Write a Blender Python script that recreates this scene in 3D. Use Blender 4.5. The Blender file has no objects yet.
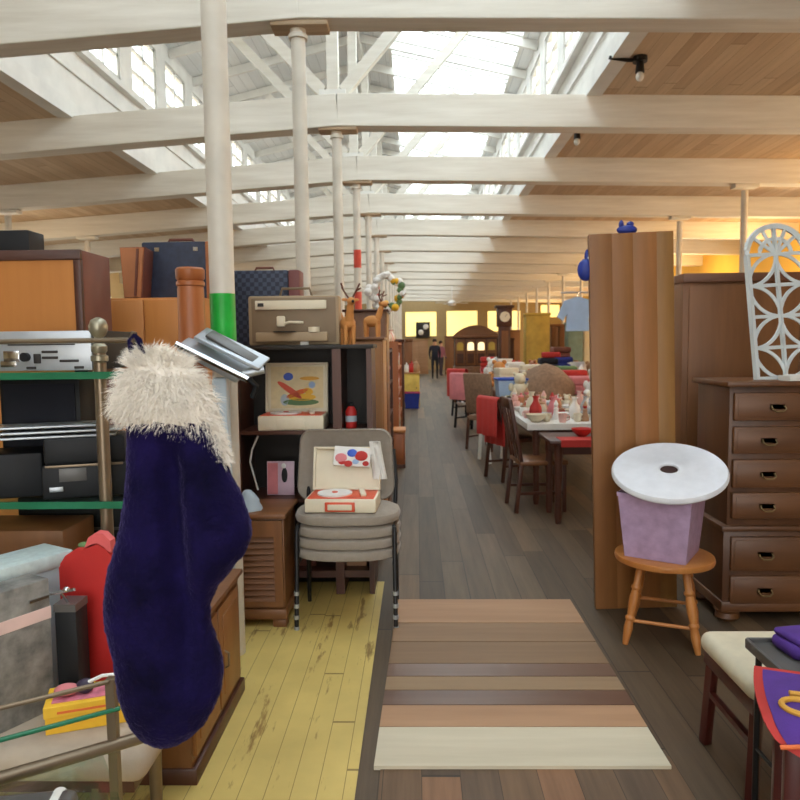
import bpy, bmesh, math, random
from mathutils import Vector, Matrix, Euler
random.seed(7)
PI = math.pi
sc = bpy.context.scene
COL = sc.collection
R = math.radians

# ------------------------------------------------------------------ camera
F = 700.0; EYE = Vector((0, 0, 1.45))
yc = Vector((17/F, 55/F, -1)).normalized()
v = Vector((-0.010, 1, 0)); zc = (v - yc*v.dot(yc)).normalized()
xc = yc.cross(zc)
CM = Matrix((xc, yc, zc))
cam = bpy.data.cameras.new('camera'); camo = bpy.data.objects.new('camera', cam); COL.objects.link(camo)
camo.matrix_world = Matrix.Translation(EYE) @ CM.to_4x4()
cam.sensor_width = 36; cam.lens = 36*F/800; cam.dof.use_dof = True; cam.dof.focus_distance = 2.2; cam.dof.aperture_fstop = cam.lens/1000/.0045; cam.clip_start = .05; cam.clip_end = 200
sc.camera = camo

def ray(px, py): return CM @ Vector(((px-400)/F, (400-py)/F, -1))
def P(px, py, Y):                     # the point seen at a pixel, at a distance down the hall
    d = ray(px, py); return EYE + d*(Y/d.y)
def PF(px, py, h=0):                  # the point seen at a pixel, at a height
    d = ray(px, py); return EYE + d*((h-EYE.z)/d.z)

# ------------------------------------------------------------------ mesh builder
class MB:
    def __init__(s): s.bm = bmesh.new()
    def box(s, c, d, rot=None, bev=0, seg=2):
        M = Matrix.Translation(Vector(c))
        if rot is not None: M = M @ (rot.to_4x4() if isinstance(rot, Matrix) else Euler(rot).to_matrix().to_4x4())
        M = M @ Matrix.Diagonal((d[0], d[1], d[2], 1))
        r = bmesh.ops.create_cube(s.bm, size=1, matrix=M)
        if bev > 0:
            bev = min(bev, .45*min(d))
            es = list({e for vv in r['verts'] for e in vv.link_edges})
            bmesh.ops.bevel(s.bm, geom=es, offset=bev, segments=seg, affect='EDGES', profile=.5)
        return s
    def bx(s, x0, x1, y0, y1, z0, z1, bev=0):
        return s.box(((x0+x1)/2, (y0+y1)/2, (z0+z1)/2), (abs(x1-x0), abs(y1-y0), abs(z1-z0)), None, bev)
    def bar(s, p0, p1, w, h, bev=0, up=(0, 0, 1)):
        p0 = Vector(p0); p1 = Vector(p1); d = p1-p0; L = d.length; y = d/L
        u = Vector(up); x = y.cross(u)
        if x.length < 1e-4: x = Vector((1, 0, 0))
        x.normalize(); z = x.cross(y)
        Rm = Matrix((x, y, z)).transposed()
        return s.box((p0+p1)/2, (w, L, h), Rm, bev)
    def cyl(s, p0, p1, r0, r1=None, seg=16):
        p0 = Vector(p0); p1 = Vector(p1); r1 = r0 if r1 is None else r1
        d = p1-p0; q = Vector((0, 0, 1)).rotation_difference(d.normalized()).to_matrix().to_4x4()
        bmesh.ops.create_cone(s.bm, cap_ends=True, segments=seg, radius1=r0, radius2=r1, depth=d.length,
                              matrix=Matrix.Translation((p0+p1)/2) @ q)
        return s
    def sph(s, c, r, sc=(1, 1, 1), rot=(0, 0, 0), seg=16):
        M = Matrix.Translation(Vector(c)) @ Euler(rot).to_matrix().to_4x4() @ Matrix.Diagonal((sc[0], sc[1], sc[2], 1))
        bmesh.ops.create_uvsphere(s.bm, u_segments=seg, v_segments=max(6, seg//2), radius=r, matrix=M)
        return s
    def rings(s, rings, cap=True, closed=True):
        bm = s.bm; vs = [[bm.verts.new(p) for p in r] for r in rings]; n = len(vs[0])
        for a, b in zip(vs, vs[1:]):
            for i in range(n if closed else n-1):
                j = (i+1) % n
                try: bm.faces.new((a[i], a[j], b[j], b[i]))
                except ValueError: pass
        if cap:
            for r in (vs[0], vs[-1]):
                try: bm.faces.new(r)
                except ValueError: pass
        return s
    def lathe(s, prof, c=(0, 0, 0), seg=20, axis=None, sx=1, sy=1):
        c = Vector(c); q = Matrix.Identity(3)
        if axis is not None: q = Vector((0, 0, 1)).rotation_difference(Vector(axis).normalized()).to_matrix()
        rg = []
        for r, z in prof:
            r = max(r, .0004)
            rg.append([c + q @ Vector((r*sx*math.cos(2*PI*i/seg), r*sy*math.sin(2*PI*i/seg), z)) for i in range(seg)])
        return s.rings(rg)
    def tube(s, pts, r, seg=10, closed=False):
        pts = [Vector(p) for p in pts]; rg = []; n = len(pts); nrm = None
        for i, p in enumerate(pts):
            a = pts[i-1] if (i > 0 or closed) else p; b = pts[(i+1) % n] if (i < n-1 or closed) else p
            t = (b-a).normalized()
            if nrm is None:
                nrm = t.orthogonal().normalized()
            nrm = (nrm - t*nrm.dot(t)).normalized(); bi = t.cross(nrm)
            rg.append([p + r*(nrm*math.cos(2*PI*k/seg) + bi*math.sin(2*PI*k/seg)) for k in range(seg)])
        if closed: rg.append(rg[0]); return s.rings(rg, cap=False)
        return s.rings(rg)
    def prism(s, poly, t, M=None):       # poly in local x,z ; extruded along local y from 0 to t
        M = M or Matrix.Identity(4); bm = s.bm
        a = [bm.verts.new(M @ Vector((x, 0, z))) for x, z in poly]; b = [bm.verts.new(M @ Vector((x, t, z))) for x, z in poly]
        n = len(a); bm.faces.new(a); bm.faces.new(b[::-1])
        for i in range(n):
            j = (i+1) % n; bm.faces.new((a[i], b[i], b[j], a[j]))
        return s
    def build(s, name, mat, parent=None, loc=None, smooth=True, ang=40):
        bmesh.ops.recalc_face_normals(s.bm, faces=s.bm.faces[:])
        me = bpy.data.meshes.new(name); s.bm.to_mesh(me); s.bm.free()
        if smooth:
            for p in me.polygons: p.use_smooth = True
            me.set_sharp_from_angle(angle=R(ang))
        me.materials.append(mat)
        o = bpy.data.objects.new(name, me); COL.objects.link(o)
        if parent: o.parent = parent
        if loc is not None: o.location = loc
        return o

def tag(o, label, cat, group=None, kind=None):
    o['label'] = label; o['category'] = cat
    if group: o['group'] = group
    if kind: o['kind'] = kind
    return o
def thing(name, label, cat, loc=(0, 0, 0), rz=0, group=None):
    o = bpy.data.objects.new(name, None); COL.objects.link(o); o.empty_display_size = .1
    o.location = loc; o.rotation_euler = (0, 0, rz)
    return tag(o, label, cat, group)
def struct(o): o['kind'] = 'structure'; return o
def dup(root, loc, rz=None, label=None, group=None, scale=None):
    def cp(o, par):
        c = o.copy(); COL.objects.link(c)
        if par: c.parent = par
        for ch in list(o.children): cp(ch, c)
        return c
    r = cp(root, None); r.location = loc
    if rz is not None: r.rotation_euler = (0, 0, rz)
    if label: r['label'] = label
    if group: r['group'] = group
    if scale: r.scale = (scale,)*3
    return r

# ------------------------------------------------------------------ materials
def newmat(name):
    m = bpy.data.materials.new(name); m.use_nodes = True
    nt = m.node_tree; b = nt.nodes['Principled BSDF']; return m, nt, b
def setc(b, k, val): b.inputs[k].default_value = val
def c4(c): return (c[0], c[1], c[2], 1)
def srgb(r, g, b):
    f = lambda u: (u/255/12.92) if u/255 <= .04045 else ((u/255+.055)/1.055)**2.4
    return (f(r), f(g), f(b))
def ramp(nt, fac, stops):
    n = nt.nodes.new('ShaderNodeValToRGB'); cr = n.color_ramp
    while len(cr.elements) < len(stops): cr.elements.new(.5)
    for e, (p, c) in zip(cr.elements, stops): e.position = p; e.color = c4(c)
    nt.links.new(fac, n.inputs['Fac']); return n.outputs['Color']
def coords(nt, scale=(1, 1, 1), out='Object'):
    t = nt.nodes.new('ShaderNodeTexCoord'); m = nt.nodes.new('ShaderNodeMapping')
    m.inputs['Scale'].default_value = scale; nt.links.new(t.outputs[out], m.inputs['Vector']); return m.outputs['Vector']
def noise(nt, vec, scale, detail=4, rough=.55):
    n = nt.nodes.new('ShaderNodeTexNoise'); n.inputs['Scale'].default_value = scale; n.inputs['Detail'].default_value = detail
    n.inputs['Roughness'].default_value = rough; nt.links.new(vec, n.inputs['Vector']); return n.outputs['Fac']
def bump(nt, b, h, strength=.2, dist=.01):
    n = nt.nodes.new('ShaderNodeBump'); n.inputs['Strength'].default_value = strength; n.inputs['Distance'].default_value = dist
    nt.links.new(h, n.inputs['Height']); nt.links.new(n.outputs['Normal'], b.inputs['Normal'])
def math_(nt, op, a, b=None, c=None):
    n = nt.nodes.new('ShaderNodeMath'); n.operation = op
    for i, x in enumerate((a, b, c)):
        if x is None: continue
        if isinstance(x, (int, float)): n.inputs[i].default_value = x
        else: nt.links.new(x, n.inputs[i])
    return n.outputs[0]
def mixc(nt, fac, a, b):
    n = nt.nodes.new('ShaderNodeMix'); n.data_type = 'RGBA'
    for k, x in ((0, fac), (6, a), (7, b)):
        if isinstance(x, (int, float)): n.inputs[k].default_value = x
        elif isinstance(x, tuple): n.inputs[k].default_value = c4(x)
        else: nt.links.new(x, n.inputs[k])
    return n.outputs[2]

def plain(name, c, rough=.5, metal=0, var=.12, scale=8, bmp=0, sheen=0, spec=.5):
    m, nt, b = newmat(name); vec = coords(nt)
    f = noise(nt, vec, scale, 3)
    lo = tuple(x*(1-var) for x in c); hi = tuple(min(1, x*(1+var)) for x in c)
    nt.links.new(ramp(nt, f, [(.3, lo), (.7, hi)]), b.inputs['Base Color'])
    setc(b, 'Roughness', rough); setc(b, 'Metallic', metal); setc(b, 'Specular IOR Level', spec)
    if sheen: setc(b, 'Sheen Weight', sheen); setc(b, 'Sheen Roughness', .4)
    if bmp: bump(nt, b, noise(nt, vec, scale*12, 2), bmp, .004)
    return m
def wood(name, c1, c2, axis='z', rough=.42, s=1.0, contrast=(.3, .7)):
    m, nt, b = newmat(name)
    sc3 = {'x': (1.2, 14, 14), 'y': (14, 1.2, 14), 'z': (14, 14, 1.2)}[axis]
    vec = coords(nt, tuple(q*s for q in sc3))
    f = noise(nt, vec, 1.0, 6, .6)
    f2 = noise(nt, coords(nt, tuple(q*s*.22 for q in sc3)), 1.0, 2)
    f3 = math_(nt, 'ADD', math_(nt, 'MULTIPLY', f, .6), math_(nt, 'MULTIPLY', f2, .4))
    nt.links.new(ramp(nt, f3, [(contrast[0], c1), (contrast[1], c2)]), b.inputs['Base Color'])
    setc(b, 'Roughness', rough); bump(nt, b, f, .08, .004); return m
def planks(name, stops, width, axis='y', length=3.0, rough=.6, seam=.04, seamc=(.02, .015, .01), grain=.35, paint=None, wear=.5):
    m, nt, b = newmat(name)
    t = nt.nodes.new('ShaderNodeTexCoord'); sp = nt.nodes.new('ShaderNodeSeparateXYZ'); nt.links.new(t.outputs['Object'], sp.inputs[0])
    al, ac = (sp.outputs['Y'], sp.outputs['X']) if axis == 'y' else (sp.outputs['X'], sp.outputs['Y'])
    u = math_(nt, 'DIVIDE', ac, width); i = math_(nt, 'FLOOR', u); fr = math_(nt, 'FRACT', u)
    wn = nt.nodes.new('ShaderNodeTexWhiteNoise'); wn.noise_dimensions = '1D'; nt.links.new(i, wn.inputs['W'])
    vv = math_(nt, 'ADD', math_(nt, 'DIVIDE', al, length), math_(nt, 'MULTIPLY', wn.outputs['Value'], 7.3))
    j = math_(nt, 'FLOOR', vv); fv = math_(nt, 'FRACT', vv)
    cb = nt.nodes.new('ShaderNodeCombineXYZ'); nt.links.new(i, cb.inputs[0]); nt.links.new(j, cb.inputs[1])
    w2 = nt.nodes.new('ShaderNodeTexWhiteNoise'); w2.noise_dimensions = '2D'; nt.links.new(cb.outputs[0], w2.inputs['Vector'])
    base = ramp(nt, w2.outputs['Value'], stops)
    sc3 = (14, .8, 14) if axis == 'y' else (.8, 14, 14)
    g = noise(nt, coords(nt, sc3), 1.6, 5, .65)
    dark = ramp(nt, g, [(.3, (1-grain,)*3), (.7, (1+grain*.4,)*3)])
    mx = nt.nodes.new('ShaderNodeMix'); mx.data_type = 'RGBA'; mx.blend_type = 'MULTIPLY'; mx.inputs[0].default_value = 1
    nt.links.new(base, mx.inputs[6]); nt.links.new(dark, mx.inputs[7]); colr = mx.outputs[2]
    if paint:
        wf = noise(nt, coords(nt, (9, 1.5, 9) if axis == 'y' else (1.5, 9, 9)), 1.5, 5, .7)
        big = noise(nt, coords(nt), 1.1, 3)
        k = math_(nt, 'ADD', math_(nt, 'MULTIPLY', wf, .7), math_(nt, 'MULTIPLY', big, .3))
        msk = ramp(nt, k, [(wear, (0, 0, 0)), (wear+.05, (1, 1, 1))])
        pv = ramp(nt, noise(nt, coords(nt), 3, 4), [(.3, tuple(x*.8 for x in paint)), (.7, paint)])
        colr = mixc(nt, msk, pv, colr)
    s1 = math_(nt, 'LESS_THAN', fr, seam); s2 = math_(nt, 'LESS_THAN', fv, .004)
    sm = math_(nt, 'MAXIMUM', s1, s2)
    colr = mixc(nt, math_(nt, 'MULTIPLY', sm, .75), colr, seamc)
    nt.links.new(colr, b.inputs['Base Color']); setc(b, 'Roughness', rough); setc(b, 'Specular IOR Level', .35)
    bump(nt, b, math_(nt, 'SUBTRACT', math_(nt, 'MULTIPLY', g, .3), sm), .35, .004)
    return m
def emis(name, c, st):
    m, nt, b = newmat(name); setc(b, 'Base Color', c4(c)); setc(b, 'Emission Color', c4(c)); setc(b, 'Emission Strength', st); return m
def pane(name, tint, gloss=.12):
    m = bpy.data.materials.new(name); m.use_nodes = True; nt = m.node_tree; nt.nodes.clear()
    o = nt.nodes.new('ShaderNodeOutputMaterial'); t = nt.nodes.new('ShaderNodeBsdfTransparent'); g = nt.nodes.new('ShaderNodeBsdfGlossy')
    t.inputs[0].default_value = c4(tint); g.inputs['Roughness'].default_value = .05; mx = nt.nodes.new('ShaderNodeMixShader'); mx.inputs[0].default_value = gloss
    nt.links.new(t.outputs[0], mx.inputs[1]); nt.links.new(g.outputs[0], mx.inputs[2]); nt.links.new(mx.outputs[0], o.inputs[0]); return m

M = {}
M['white_beam'] = wood('white_beam', srgb(205, 198, 184), srgb(236, 232, 222), 'x', .6)
M['bolster_wood'] = wood('bolster_wood', srgb(150, 118, 88), srgb(206, 186, 158), 'x', .6)
M['white_paint'] = plain('white_paint', srgb(226, 224, 218), .6, var=.08, scale=3)
M['ceil_boards'] = planks('ceil_boards', [(0, srgb(192, 164, 134)), (.5, srgb(204, 178, 148)), (1, srgb(214, 190, 160))], .14, 'y', 4, .7, .03, srgb(150, 122, 94), .14)
M['monitor_boards'] = planks('monitor_boards', [(0, srgb(226, 228, 228)), (1, srgb(240, 241, 240))], .18, 'y', 5, .7, .04, srgb(175, 175, 175), .06)
M['floor'] = planks('floor', [(0, srgb(82, 67, 51)), (.45, srgb(97, 80, 62)), (.8, srgb(108, 90, 70)), (1, srgb(122, 94, 66))], .145, 'y', 2.4, .5, .03, srgb(40, 32, 26), .3)
M['yellow_floor'] = planks('yellow_floor', [(0, srgb(140, 112, 62)), (1, srgb(158, 126, 70))], .085, 'y', 3, .5, .03, srgb(110, 85, 40), .3, paint=srgb(216, 190, 112), wear=.56)
M['brown_floor'] = planks('brown_floor', [(0, srgb(84, 68, 54)), (.4, srgb(120, 92, 66)), (.7, srgb(96, 78, 62)), (1, srgb(150, 108, 76))], .13, 'y', 3, .55, .02, srgb(48, 38, 30), .3)
M['wall_cream'] = plain('wall_cream', srgb(206, 190, 150), .8, var=.06, scale=1.5)
M['wall_yellow'] = plain('wall_yellow', srgb(226, 190, 96), .8, var=.06, scale=1.5)
M['wall_olive'] = plain('wall_olive', srgb(168, 146, 104), .8, var=.06)
M['post'] = plain('post', srgb(212, 206, 194), .42, var=.09, scale=5)
M['green_band'] = plain('green_band', srgb(30, 178, 62), .45)
M['red_band'] = plain('red_band', srgb(206, 70, 52), .45)
M['glass'] = pane('glass', (.93, .97, .98), .06)
M['rack_glass'] = pane('rack_glass', (.82, .93, .89), .10)
M['green_edge'] = plain('green_edge', srgb(38, 110, 78), .25)
M['orange_wood'] = wood('orange_wood', srgb(184, 116, 54), srgb(202, 134, 68), 'z', .45)
M['board_wood'] = wood('board_wood', srgb(132, 84, 42), srgb(176, 122, 66), 'z', .5, .8)
M['dark_wood'] = wood('dark_wood', srgb(56, 28, 18), srgb(88, 48, 32), 'z', .4)
M['dark_wood_x'] = wood('dark_wood_x', srgb(56, 28, 18), srgb(92, 50, 34), 'x', .4)
M['dresser'] = wood('dresser', srgb(78, 48, 26), srgb(118, 76, 44), 'x', .38)
M['dresser_v'] = wood('dresser_v', srgb(72, 44, 26), srgb(106, 68, 40), 'z', .38)
M['brown_wood'] = wood('brown_wood', srgb(98, 62, 34), srgb(136, 88, 50), 'z', .42)
M['brown_wood_x'] = wood('brown_wood_x', srgb(98, 62, 34), srgb(136, 88, 50), 'x', .42)
M['stool_wood'] = wood('stool_wood', srgb(176, 108, 52), srgb(204, 138, 74), 'z', .35)
M['panel_brown'] = wood('panel_brown', srgb(108, 68, 36), srgb(138, 92, 54), 'z', .5)
M['cedar'] = wood('cedar', srgb(150, 84, 44), srgb(176, 104, 58), 'z', .4)
M['light_wood'] = wood('light_wood', srgb(176, 130, 80), srgb(200, 156, 102), 'z', .45)
M['black_metal'] = plain('black_metal', (.012, .012, .013), .35, .3)
M['black_plastic'] = plain('black_plastic', (.011, .012, .014), .5, spec=.25)
M['golden'] = wood('golden', srgb(118, 74, 38), srgb(150, 100, 52), 'z', .4)
M['pewter'] = plain('pewter', srgb(150, 144, 124), .35, .6)
M['silver'] = plain('silver', srgb(178, 184, 190), .35, .55, var=.06)
M['chrome'] = plain('chrome', srgb(210, 212, 215), .18, 1, var=.04)
M['bronze'] = plain('bronze', srgb(128, 112, 92), .35, .6)
M['brass'] = plain('brass', srgb(128, 106, 70), .45, .35)
M['grey_fabric'] = plain('grey_fabric', srgb(150, 140, 128), .9, var=.06, scale=30, bmp=.25, sheen=.2)
M['beige_fabric'] = plain('beige_fabric', srgb(172, 156, 138), .85, var=.06, scale=20, bmp=.2)
M['cream_fabric'] = plain('cream_fabric', srgb(214, 204, 178), .8, var=.05, scale=20, bmp=.15)
M['cream_plastic'] = plain('cream_plastic', srgb(226, 216, 192), .45, var=.05)
M['taupe_plastic'] = plain('taupe_plastic', srgb(164, 142, 112), .5, var=.05)
M['taupe_dark'] = plain('taupe_dark', srgb(132, 112, 88), .55, var=.05)
M['red_plastic'] = plain('red_plastic', srgb(216, 84, 52), .4, var=.06)
M['red'] = plain('red', srgb(186, 38, 34), .5, var=.08)
M['bright_red'] = plain('bright_red', srgb(182, 46, 40), .7, var=.08)
M['pink'] = plain('pink', srgb(212, 128, 132), .7)
M['lilac'] = plain('lilac', srgb(176, 150, 182), .6, var=.14, scale=22, bmp=.4)
M['foam_white'] = plain('foam_white', srgb(224, 226, 232), .75, var=.05, scale=14, bmp=.3)
M['lattice'] = plain('lattice', srgb(206, 214, 216), .45, var=.04)
M['white_cloth'] = plain('white_cloth', srgb(228, 226, 220), .85, var=.06, scale=10)
M['white'] = plain('white', srgb(232, 230, 226), .5, var=.04)
M['ivory_fur'] = plain('ivory_fur', srgb(244, 237, 226), .9, var=.05, scale=25, sheen=.3)
M['navy'] = plain('navy', srgb(40, 48, 70), .6, var=.25, scale=30)
M['tan_leather'] = plain('tan_leather', srgb(176, 112, 70), .5)
M['brown_leather'] = plain('brown_leather', srgb(112, 62, 48), .5)
M['pale_blue'] = plain('pale_blue', srgb(172, 186, 196), .5, var=.05)
M['blue_case'] = plain('blue_case', srgb(166, 182, 188), .6, var=.08, scale=12)
M['blue'] = plain('blue', srgb(44, 84, 190), .4)
M['deep_blue'] = plain('deep_blue', srgb(30, 50, 140), .5)
M['shirt_blue'] = plain('shirt_blue', srgb(160, 186, 220), .85, var=.06)
M['yellow'] = plain('yellow', srgb(232, 180, 40), .5, var=.05)
M['yellow_box'] = plain('yellow_box', srgb(224, 196, 96), .6)
M['gold_paint'] = plain('gold_paint', srgb(196, 164, 70), .55, var=.15, scale=5)
M['green'] = plain('green', srgb(96, 126, 80), .6)
M['teal_wood'] = plain('teal_wood', srgb(120, 142, 128), .6)
M['purple'] = plain('purple', srgb(78, 42, 132), .8, bmp=.15, scale=20)
M['gold'] = plain('gold', srgb(216, 160, 60), .6)
M['orange'] = plain('orange', srgb(226, 110, 50), .6)
M['pink_wood'] = wood('pink_wood', srgb(158, 118, 86), srgb(186, 146, 110), 'x', .6)
M['patch_brown'] = wood('patch_brown', srgb(128, 98, 70), srgb(152, 120, 90), 'x', .6)
M['patch_brown2'] = wood('patch_brown2', srgb(118, 90, 64), srgb(142, 112, 82), 'x', .6)
M['patch_dark'] = wood('patch_dark', srgb(90, 58, 42), srgb(124, 96, 78), 'x', .35, .5)
M['patch_light'] = wood('patch_light', srgb(136, 108, 78), srgb(158, 130, 98), 'x', .6)
M['patch_white'] = wood('patch_white', srgb(190, 178, 152), srgb(214, 204, 180), 'x', .6)
M['skin'] = plain('skin', srgb(200, 150, 120), .6)
M['black_cloth'] = plain('black_cloth', srgb(28, 30, 40), .9)
M['hair'] = plain('hair', srgb(50, 36, 28), .7)
M['blanket'] = plain('blanket', srgb(140, 112, 90), .95, var=.2, scale=25, bmp=.4)
M['sign_dark'] = plain('sign_dark', srgb(40, 36, 34), .6)
M['ant'] = plain('ant', srgb(96, 52, 34), .6)
M['deer'] = plain('deer', srgb(204, 140, 76), .7)
M['maroon'] = wood('maroon', srgb(58, 20, 18), srgb(86, 34, 28), 'z', .35)
M['dark_grey'] = plain('dark_grey', srgb(86, 84, 82), .35)

def marble():
    m, nt, b = newmat('grey_marble'); vec = coords(nt)
    f = noise(nt, vec, 14, 5, .6)
    nt.links.new(ramp(nt, f, [(.3, srgb(84, 84, 82)), (.5, srgb(128, 126, 122)), (.7, srgb(158, 156, 150))]), b.inputs['Base Color']); setc(b, 'Roughness', .7); return m
M['marble'] = marble()
def weave(name, c1, c2, s):
    m, nt, b = newmat(name)
    n = nt.nodes.new('ShaderNodeTexChecker'); n.inputs['Scale'].default_value = s; n.inputs[1].default_value = c4(c1); n.inputs[2].default_value = c4(c2)
    nt.links.new(coords(nt), n.inputs[0]); nt.links.new(n.outputs[0], b.inputs['Base Color']); setc(b, 'Roughness', .7); return m
M['navy_weave'] = weave('navy_weave', srgb(38, 44, 62), srgb(64, 72, 92), 40)
def plush():
    m, nt, b = newmat('plush_navy'); vec = coords(nt)
    f = noise(nt, vec, 9, 4, .6)
    nt.links.new(ramp(nt, f, [(.3, srgb(9, 7, 30)), (.7, srgb(30, 22, 72))]), b.inputs['Base Color'])
    setc(b, 'Roughness', .95); setc(b, 'Sheen Weight', .3); setc(b, 'Sheen Roughness', .3); b.inputs['Sheen Tint'].default_value = c4((.34, .28, .72)); setc(b, 'Specular IOR Level', .1)
    bump(nt, b, noise(nt, vec, 120, 3), .6, .006); return m
M['plush'] = plush()

# ------------------------------------------------------------------ the hall
BEAM_Y = [-2.2, .5, 3.2]+[5.62+2.62*i for i in range(14)]
FAR = 41.5; BACK = -7.0; WL = -9.0; WR = 8.5; XC = -.9; XL = -3.95; XR = 1.97
BH = .36
def zb(x): return 3.935 - (.063*(XC-x) if x < XC else .025*(x-XC))
def zceil(x): return zb(x)+BH

struct(MB().bx(WL-.2, WR+.2, BACK, FAR+.2, -.2, 0).build('floor', M['floor'], smooth=False))
yl = PF(348, 800).x; yf = PF(372, 603).y
struct(MB().bx(-.14, .87, 1.2, 2.368, 0, .004).build('floor', M['brown_floor'], smooth=False))
struct(MB().bx(-2.2, -.215, .2, yf+.35, 0, .004).build('floor', M['yellow_floor'], smooth=False))
def slope_slab(x0, x1, y0, y1, z0, z1, t):
    b = MB(); b.rings([[(x0, y, z0), (x1, y, z1), (x1, y, z1+t), (x0, y, z0+t)] for y in (y0, y1)]); return b
struct(slope_slab(WL-.2, XL, BACK, FAR+.2, zceil(WL-.2), zceil(XL), .08).build('ceiling', M['ceil_boards'], smooth=False))
struct(slope_slab(XR, WR+.2, BACK, FAR+.2, zceil(XR), zceil(WR+.2), .08).build('ceiling', M['ceil_boards'], smooth=False))
# the raised roof lantern over the middle
EV = 6.25; RG = 6.95; RX = (XL+XR)/2
struct(slope_slab(XL-.3, RX, BACK, FAR, EV-.07, RG, .06).build('ceiling', M['monitor_boards'], smooth=False))
SX0, SX1 = RX+.55, XR-.22
zr = lambda x: RG-(RG-EV)*(x-RX)/(XR-RX)
struct(slope_slab(RX, SX0, BACK, FAR, RG, zr(SX0), .06).build('ceiling', M['monitor_boards'], smooth=False))
struct(slope_slab(SX1, XR+.3, BACK, FAR, zr(SX1), zr(XR+.3), .06).build('ceiling', M['monitor_boards'], smooth=False))
# skylight strips added to whiten the right slope, one between each pair of trusses
wn = [0]
def win(build):
    wn[0] += 1; return build('window_%d' % wn[0])
for y in BEAM_Y[:-1]:
    def b(nm, y=y):
        m = MB()
        for q in range(5):
            yy = y+.1+q*(2.42/4); m.bar((SX0, yy, zr(SX0)+.03), (SX1, yy, zr(SX1)+.03), .05, .06)
        for x in (SX0, SX1): m.bx(x-.03, x+.03, y, y+2.62, zr(x)-.02, zr(x)+.08)
        fr = struct(m.build(nm, M['white_paint'], smooth=False))
        slope_slab(SX0, SX1, y, y+2.62, zr(SX0)+.03, zr(SX1)+.03, .008).build('pane', M['glass'], fr, smooth=False)
        return fr
    win(b)
# lantern side walls: apron, piers, header and the window sashes
W0, W1 = 5.05, 6.0; PITCH = 1.35
for side, X in (('left', XL), ('right', XR)):
    s = -1 if X < 0 else 1
    a = MB(); a.bx(X, X+.12*s, BACK, FAR, zceil(X)-.02, W0); a.bx(X, X+.12*s, BACK, FAR, W1, EV+.1)
    y = 1.95-PITCH*6; n = 0
    ys = []
    while y < FAR-1:
        ys.append(y); y += PITCH
    edges = [BACK]+[e for q in ys for e in (q, q+.95)]+[FAR]
    for e0, e1 in zip(edges[::2], edges[1::2]): a.bx(X, X+.12*s, e0, e1, W0, W1)
    struct(a.build('wall_lantern_'+side, M['white_paint'], smooth=False))
    t = MB(); t.bx(X-.05*s, X, BACK, FAR, zceil(X)-.02, zceil(X)+.16); t.bx(X-.09*s, X, BACK, FAR, W0-.16, W0-.10); t.bx(X-.03*s, X, BACK, FAR, 4.62, 4.66)
    struct(t.build('trim_%d' % (1 if s < 0 else 2), M['white_paint'], smooth=False))
    for q in ys:
        def b(nm, q=q):
            m = MB(); xx = X+.05*s
            for yy in (q+.03, q+.475, q+.92): m.bx(xx-.025, xx+.025, yy-.025, yy+.025, W0, W1)
            for zz in (W0+.025, W0+.32, W0+.62, W1-.025): m.bx(xx-.025, xx+.025, q, q+.95, zz-.02, zz+.02)
            fr = struct(m.build(nm, M['white_paint'], smooth=False))
            MB().bx(xx-.003, xx+.003, q, q+.95, W0, W1).build('pane', M['glass'], fr, smooth=False)
            return fr
        win(b)
# outer walls
def wall_openings(axis_x, y0, y1, z0, z1, ops, zt, name, mat):
    a = MB(); s = .15 if axis_x > 0 else -.15
    edges = [y0]+[e for o in ops for e in o]+[y1]
    for e0, e1 in zip(edges[::2], edges[1::2]): a.bx(axis_x, axis_x+s, e0, e1, 0, zt)
    for o in ops: a.bx(axis_x, axis_x+s, o[0], o[1], 0, z0); a.bx(axis_x, axis_x+s, o[0], o[1], z1, zt)
    struct(a.build(name, mat, smooth=False))
    for o in ops:
        def b(nm, o=o):
            m = MB(); x = axis_x+s/2
            for k in range(4): yy = o[0]+(o[1]-o[0])*k/3; m.bx(x-.03, x+.03, yy-.03, yy+.03, z0, z1)
            for k in range(4): zz = z0+(z1-z0)*k/3; m.bx(x-.03, x+.03, o[0], o[1], zz-.03, zz+.03)
            fr = struct(m.build(nm, M['white_paint'], smooth=False))
            MB().bx(x-.004, x+.004, o[0], o[1], z0, z1).build('pane', M['glass'], fr, smooth=False)
            return fr
        win(b)
ops = [(y+.5, y+1.9) for y in BEAM_Y[2:-1]]
wall_openings(WL, BACK, FAR, 1.1, 3.0, [o for o in ops[::2]], zceil(WL)+.05, 'wall_left', M['wall_cream'])
wall_openings(WR, BACK, FAR, 1.1, 3.0, ops, zceil(WR)+.05, 'wall_right', M['wall_yellow'])
# far wall with three glowing yellow windows, plus the strip windows to its right
fw = []
for px0, px1, py0, py1 in ((405, 437, 311, 337), (446, 478, 310, 337), (487, 521, 310, 332), (540, 566, 304, 318), (640, 700, 250, 285)):
    p0 = P(px0, py1, FAR); p1 = P(px1, py0, FAR); fw.append((p0.x, p1.x, p0.z, p1.z))
a = MB(); prev = WL
for x0, x1, z0, z1 in fw:
    if x0 > WR-.3: continue
    x1 = min(x1, WR-.1)
    a.bx(prev, x0, FAR, FAR+.15, 0, 4.4); a.bx(x0, x1, FAR, FAR+.15, 0, z0); a.bx(x0, x1, FAR, FAR+.15, z1, 4.4); prev = x1
a.bx(prev, WR, FAR, FAR+.15, 0, 4.4)
struct(a.build('wall_far', M['wall_olive'], smooth=False))
struct(slope_slab(XL, RX, FAR-.001, FAR+.1, 4.3, 4.3, 2.7).build('wall_far_gable', M['white_paint'], smooth=False)); struct(slope_slab(RX, XR, FAR-.001, FAR+.1, 4.3, 4.3, 2.6).build('wall_far_gable', M['white_paint'], smooth=False))
glow = emis('lit_yellow', (1.0, .86, .34), 1.1)
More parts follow.
